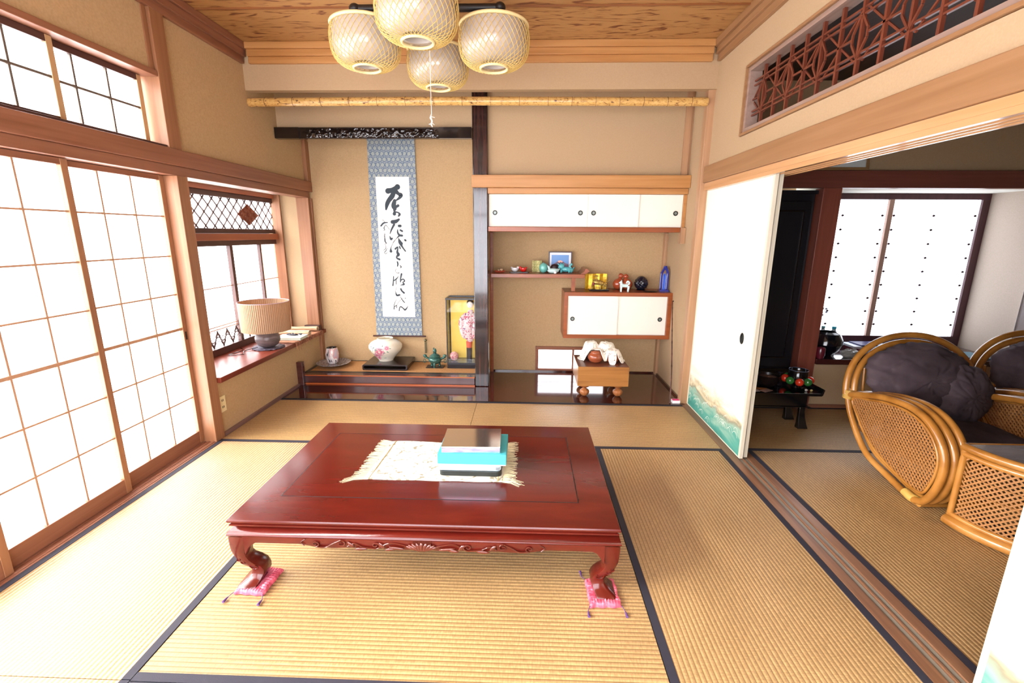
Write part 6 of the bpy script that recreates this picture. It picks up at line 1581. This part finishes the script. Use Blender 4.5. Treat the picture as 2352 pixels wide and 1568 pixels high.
    m = MB(); m.lathe([(0.001, z), (0.045, z), (0.075, z+0.03), (0.085, z+0.085), (0.088, z+0.089), (0.082, z+0.09), (0.07, z+0.05), (0.001, z+0.045)], (1.935, 3.58), 32); m.build('body', plain('dark_brown_bowl', '#1e1514', 0.3), r, smooth=60)
    m = MB(); m.lathe([(0.079, z+0.070), (0.001, z+0.082)], (1.935, 3.58), 32, cap=False); m.build('ash', plain('brown_ash', '#6b4632', 0.9), r)
    for k, (cx, cy, rz, cl, nm, lb) in enumerate(((1.765, 3.445, 0.3, '#c8b8b8', 'pale_card', 'pale card lying at the left front of the altar table'), (1.87, 3.455, 0.5, '#a8887a', 'tan_card', 'tan card lying at the front of the altar table'), (1.85, 3.50, -0.3, '#a86a34', 'orange_card', 'small orange packet in front of the dark bowl on the altar table'))):
        r = thing('card', lb, 'card', (cx, cy, z), G); m = MB(); m.box(cx-0.045, cx+0.045, cy-0.022, cy+0.022, z, z+0.0025); m.rot(rz, (cx, cy, 0)); m.build('body', plain(nm, cl, 0.6), r)
    for k, (cx, cy, cl, nm) in enumerate(((2.17, 3.452, '#b8b0a8', 'pearl'), (2.205, 3.445, '#a89058', 'amber'))):
        r = thing('bead', ('white' if k == 0 else 'amber')+' small bead in front of the bowl with red and green balls', 'bead', (cx, cy, z), G); m = MB(); m.ball((cx, cy, z+0.009), (0.011, 0.009, 0.009), 12, 8); m.build('body', plain(nm, cl, 0.2), r, smooth=80)
    r = thing('candlestick', 'slender dark candlestick beside the dark bowl on the altar table', 'candlestick', (2.04, 3.62, z), G)
    m = MB(); m.lathe([(0.001, z), (0.03, z), (0.026, z+0.01), (0.008, z+0.02), (0.006, z+0.09), (0.022, z+0.10), (0.022, z+0.104), (0.001, z+0.104)], (2.045, 3.62), 18); m.build('body', plain('dark_iron2', '#26242c', 0.3, 0.6), r, smooth=50)
altar()
def far_sill():
    z = 0.4525; G = 'things on the next room window sill'
    r = thing('round_vase', 'large black round vase at the left end of the next room window sill', 'vase', (2.62, 4.0, z), G)
    x, y = 2.640, 4.035; m = MB(); m.lathe([(0.001, z), (0.055, z), (0.10, z+0.04), (0.128, z+0.10), (0.125, z+0.14), (0.098, z+0.19), (0.070, z+0.205), (0.066, z+0.203), (0.09, z+0.17), (0.001, z+0.1)], (x, y), 24); m.build('body', plain('black_vase', '#0d0f18', 0.12, coat=0.5), r, smooth=25)
    r = thing('cup', 'dark red cup beside the black round vase on the next room sill', 'cup', (2.53, 3.90, z), G)
    m = MB(); m.lathe([(0.001, z), (0.028, z), (0.036, z+0.03), (0.036, z+0.085), (0.030, z+0.095), (0.001, z+0.092)], (2.515, 3.893), 24); m.build('body', plain('dark_red_cup', '#5c1626', 0.25, coat=0.3), r, smooth=60)
    r = thing('plastic_bottle', 'clear bottle with a blue cap standing on the next room window sill', 'bottle', (2.87, 4.30, z), G)
    x, y = 2.868, 4.30; m = MB(); m.lathe([(0.001, z), (0.032, z), (0.034, z+0.01), (0.034, z+0.12), (0.026, z+0.15), (0.016, z+0.165), (0.016, z+0.175), (0.001, z+0.176)], (x, y), 20); m.build('body', plain('milky_plastic', '#a9c0c8', 0.15, coat=0.3), r, smooth=60)
    m = MB(); m.lathe([(0.018, z+0.1765), (0.018, z+0.198), (0.001, z+0.2)], (x, y), 18); m.build('cap', plain('cyan_cap', '#2fb6cf', 0.3), r, smooth=60)
    r = thing('plastic_bottle', 'smaller clear bottle with pale blue cap left of the other bottle', 'bottle', (2.78, 4.30, z), G)
    x, y = 2.775, 4.31; m = MB(); m.lathe([(0.001, z), (0.026, z), (0.026, z+0.14), (0.014, z+0.17), (0.014, z+0.18), (0.001, z+0.181)], (x, y), 20); m.build('body', plain('milky_plastic', '#a9c0c8', 0.15), r, smooth=60)
    m = MB(); m.lathe([(0.015, z+0.182), (0.015, z+0.20), (0.001, z+0.202)], (x, y), 18); m.build('cap', plain('pale_cyan_cap', '#7fd8e2', 0.3), r, smooth=60)
    r = thing('dried_plant', 'dried grey branching plant in a dark pot behind the black vase', 'plant', (2.62, 4.25, z), G)
    m = MB(); m.lathe([(0.001, z), (0.04, z), (0.055, z+0.09), (0.06, z+0.20), (0.05, z+0.215), (0.001, z+0.20)], (2.62, 4.26), 20); m.build('pot', plain('dark_violet_pot', '#2a2236', 0.3), r, smooth=60)
    m = MB(); rnd = random.Random(6)
    for k in range(16):
        a = rnd.uniform(0, 6.28); p = [Vector((2.62, 4.26, z+0.20))]
        for q in range(5): p.append(p[-1]+Vector((rnd.uniform(-.02, .03)+0.02*math.cos(a), 0.012*math.sin(a), rnd.uniform(0.02, 0.05))))
        m.tube(p, [0.004, 0.004, 0.003, 0.003, 0.002, 0.001], 5)
        for q in (3, 4, 5): m.ball(p[q], (0.012, 0.006, 0.009), 6, 4)
    m.build('branches', plain('dried_grey', '#8a93a8', 0.8), r, smooth=70)
    r = thing('crumpled_bag', 'crumpled translucent bag at the foot of the black vase on the next room sill', 'bag', (2.76, 3.97, z), G)
    n, k2 = 24, 14; rings = []
    for j in range(k2+1):
        t = PI*(0.03+0.94*j/k2); rings.append([])
        for i in range(n):
            a = 2*PI*i/n; q = 1+0.45*mnoise.noise(Vector((math.cos(a)*2.4, math.sin(a)*2.4, t*2.2)))
            rings[-1].append((2.79+0.075*q*math.sin(t)*math.cos(a), 3.925+0.038*q*math.sin(t)*math.sin(a), max(z, z+0.035-0.036*q*math.cos(t))))
    m = MB(); m.loft(rings); m.build('body', plain('milky_bag', '#9a9c98', 0.3, coat=0.3), r)
    for k, (x0, x1, y0, y1, a, b, cl, nm, lb, rz) in enumerate(((2.98, 3.30, 4.10, 4.30, 0, 0.030, '#6b1f35', 'maroon_cover', 'maroon book at the bottom of the stack on the next room sill', 0.05), (2.96, 3.26, 4.12, 4.31, 0.0305, 0.050, '#d8dce4', 'white_pages', 'white book in the middle of the stack on the next room sill', -0.04), (3.02, 3.27, 4.13, 4.30, 0.0505, 0.062, '#1a1a5a', 'navy_cover', 'navy blue book on top of the stack on the next room sill', 0.02))):
        r = thing('book', lb, 'book', ((x0+x1)/2, (y0+y1)/2, z+a), G); m = MB(); m.box(x0, x1, y0, y1, z+a, z+b); m.rot(rz, ((x0+x1)/2, (y0+y1)/2, 0)); m.build('cover', plain(nm, cl, 0.4), r, bevel=0.002)
    r = thing('cushion', 'dark folded cushion lying on the next room sill behind the rattan chair', 'cushion', (3.05, 3.98, z), G)
    m = MB(); m.ball((3.06, 3.985, z+0.022), (0.20, 0.085, 0.022), 24, 12); m.build('body', plain('midnight_cloth', '#15162c', 0.8), r, smooth=80)
    r = thing('sill_reflection', 'bluish grey flat sheet painted as a reflection at the right end of the next room sill', 'sill_reflection', (3.75, 4.05, z), G)
    m = MB(); m.box(3.60, 3.98, 3.93, 4.16, z, z+0.012); m.rot(-0.12, (3.78, 4.05, 0)); m.build('cover', plain('teal_grey_reflection', '#4e7c8e', 0.3), r, bevel=0.001)  # added sheet whose colour imitates the sill reflecting the window
    r = thing('certificate_frame', 'framed white certificate leaning above the lintel of the next room', 'picture frame', (2.42, 3.90, 1.97))
    m = MB(); a, b, c, d, t = 2.10, 2.655, 1.970, 2.32, 0.022
    m.box(a, b, 3.885, 3.905, c, c+t); m.box(a, b, 3.885, 3.905, d-t, d); m.box(a, a+t, 3.885, 3.905, c+t, d-t); m.box(b-t, b, 3.885, 3.905, c+t, d-t)
    m.rot(-0.10, (0, 3.905, 1.97), 'X'); m.build('frame', wood('tan_frame', ['#8a6a44', '#9c7a52'], 'X', 0.4), r, bevel=0.002)
    m = MB(); m.box(a+t, b-t, 3.893, 3.899, c+t, d-t); m.rot(-0.10, (0, 3.905, 1.97), 'X'); m.build('certificate', plain('certificate_paper', '#cfd6d4', 0.6), r)
    r = thing('curtain', 'pale lavender white curtain hanging at the right edge of the next room', 'curtain', (4.4, 3.86, 0.9))
    m = MB(); m.grid(lambda u, v: (4.035-0.06*(1-v)*0+0.95*u, 3.862+0.012*math.sin(u*60), 0.47+0.90*v), 120, 6); m.grid(lambda u, v: (4.035+0.95*u, 3.865+0.012*math.sin(u*60), 0.47+0.90*v), 120, 6)
    m.build('cloth', plain('lavender_white_cloth', '#f2f2fc', 0.85), r, smooth=80)
far_sill()
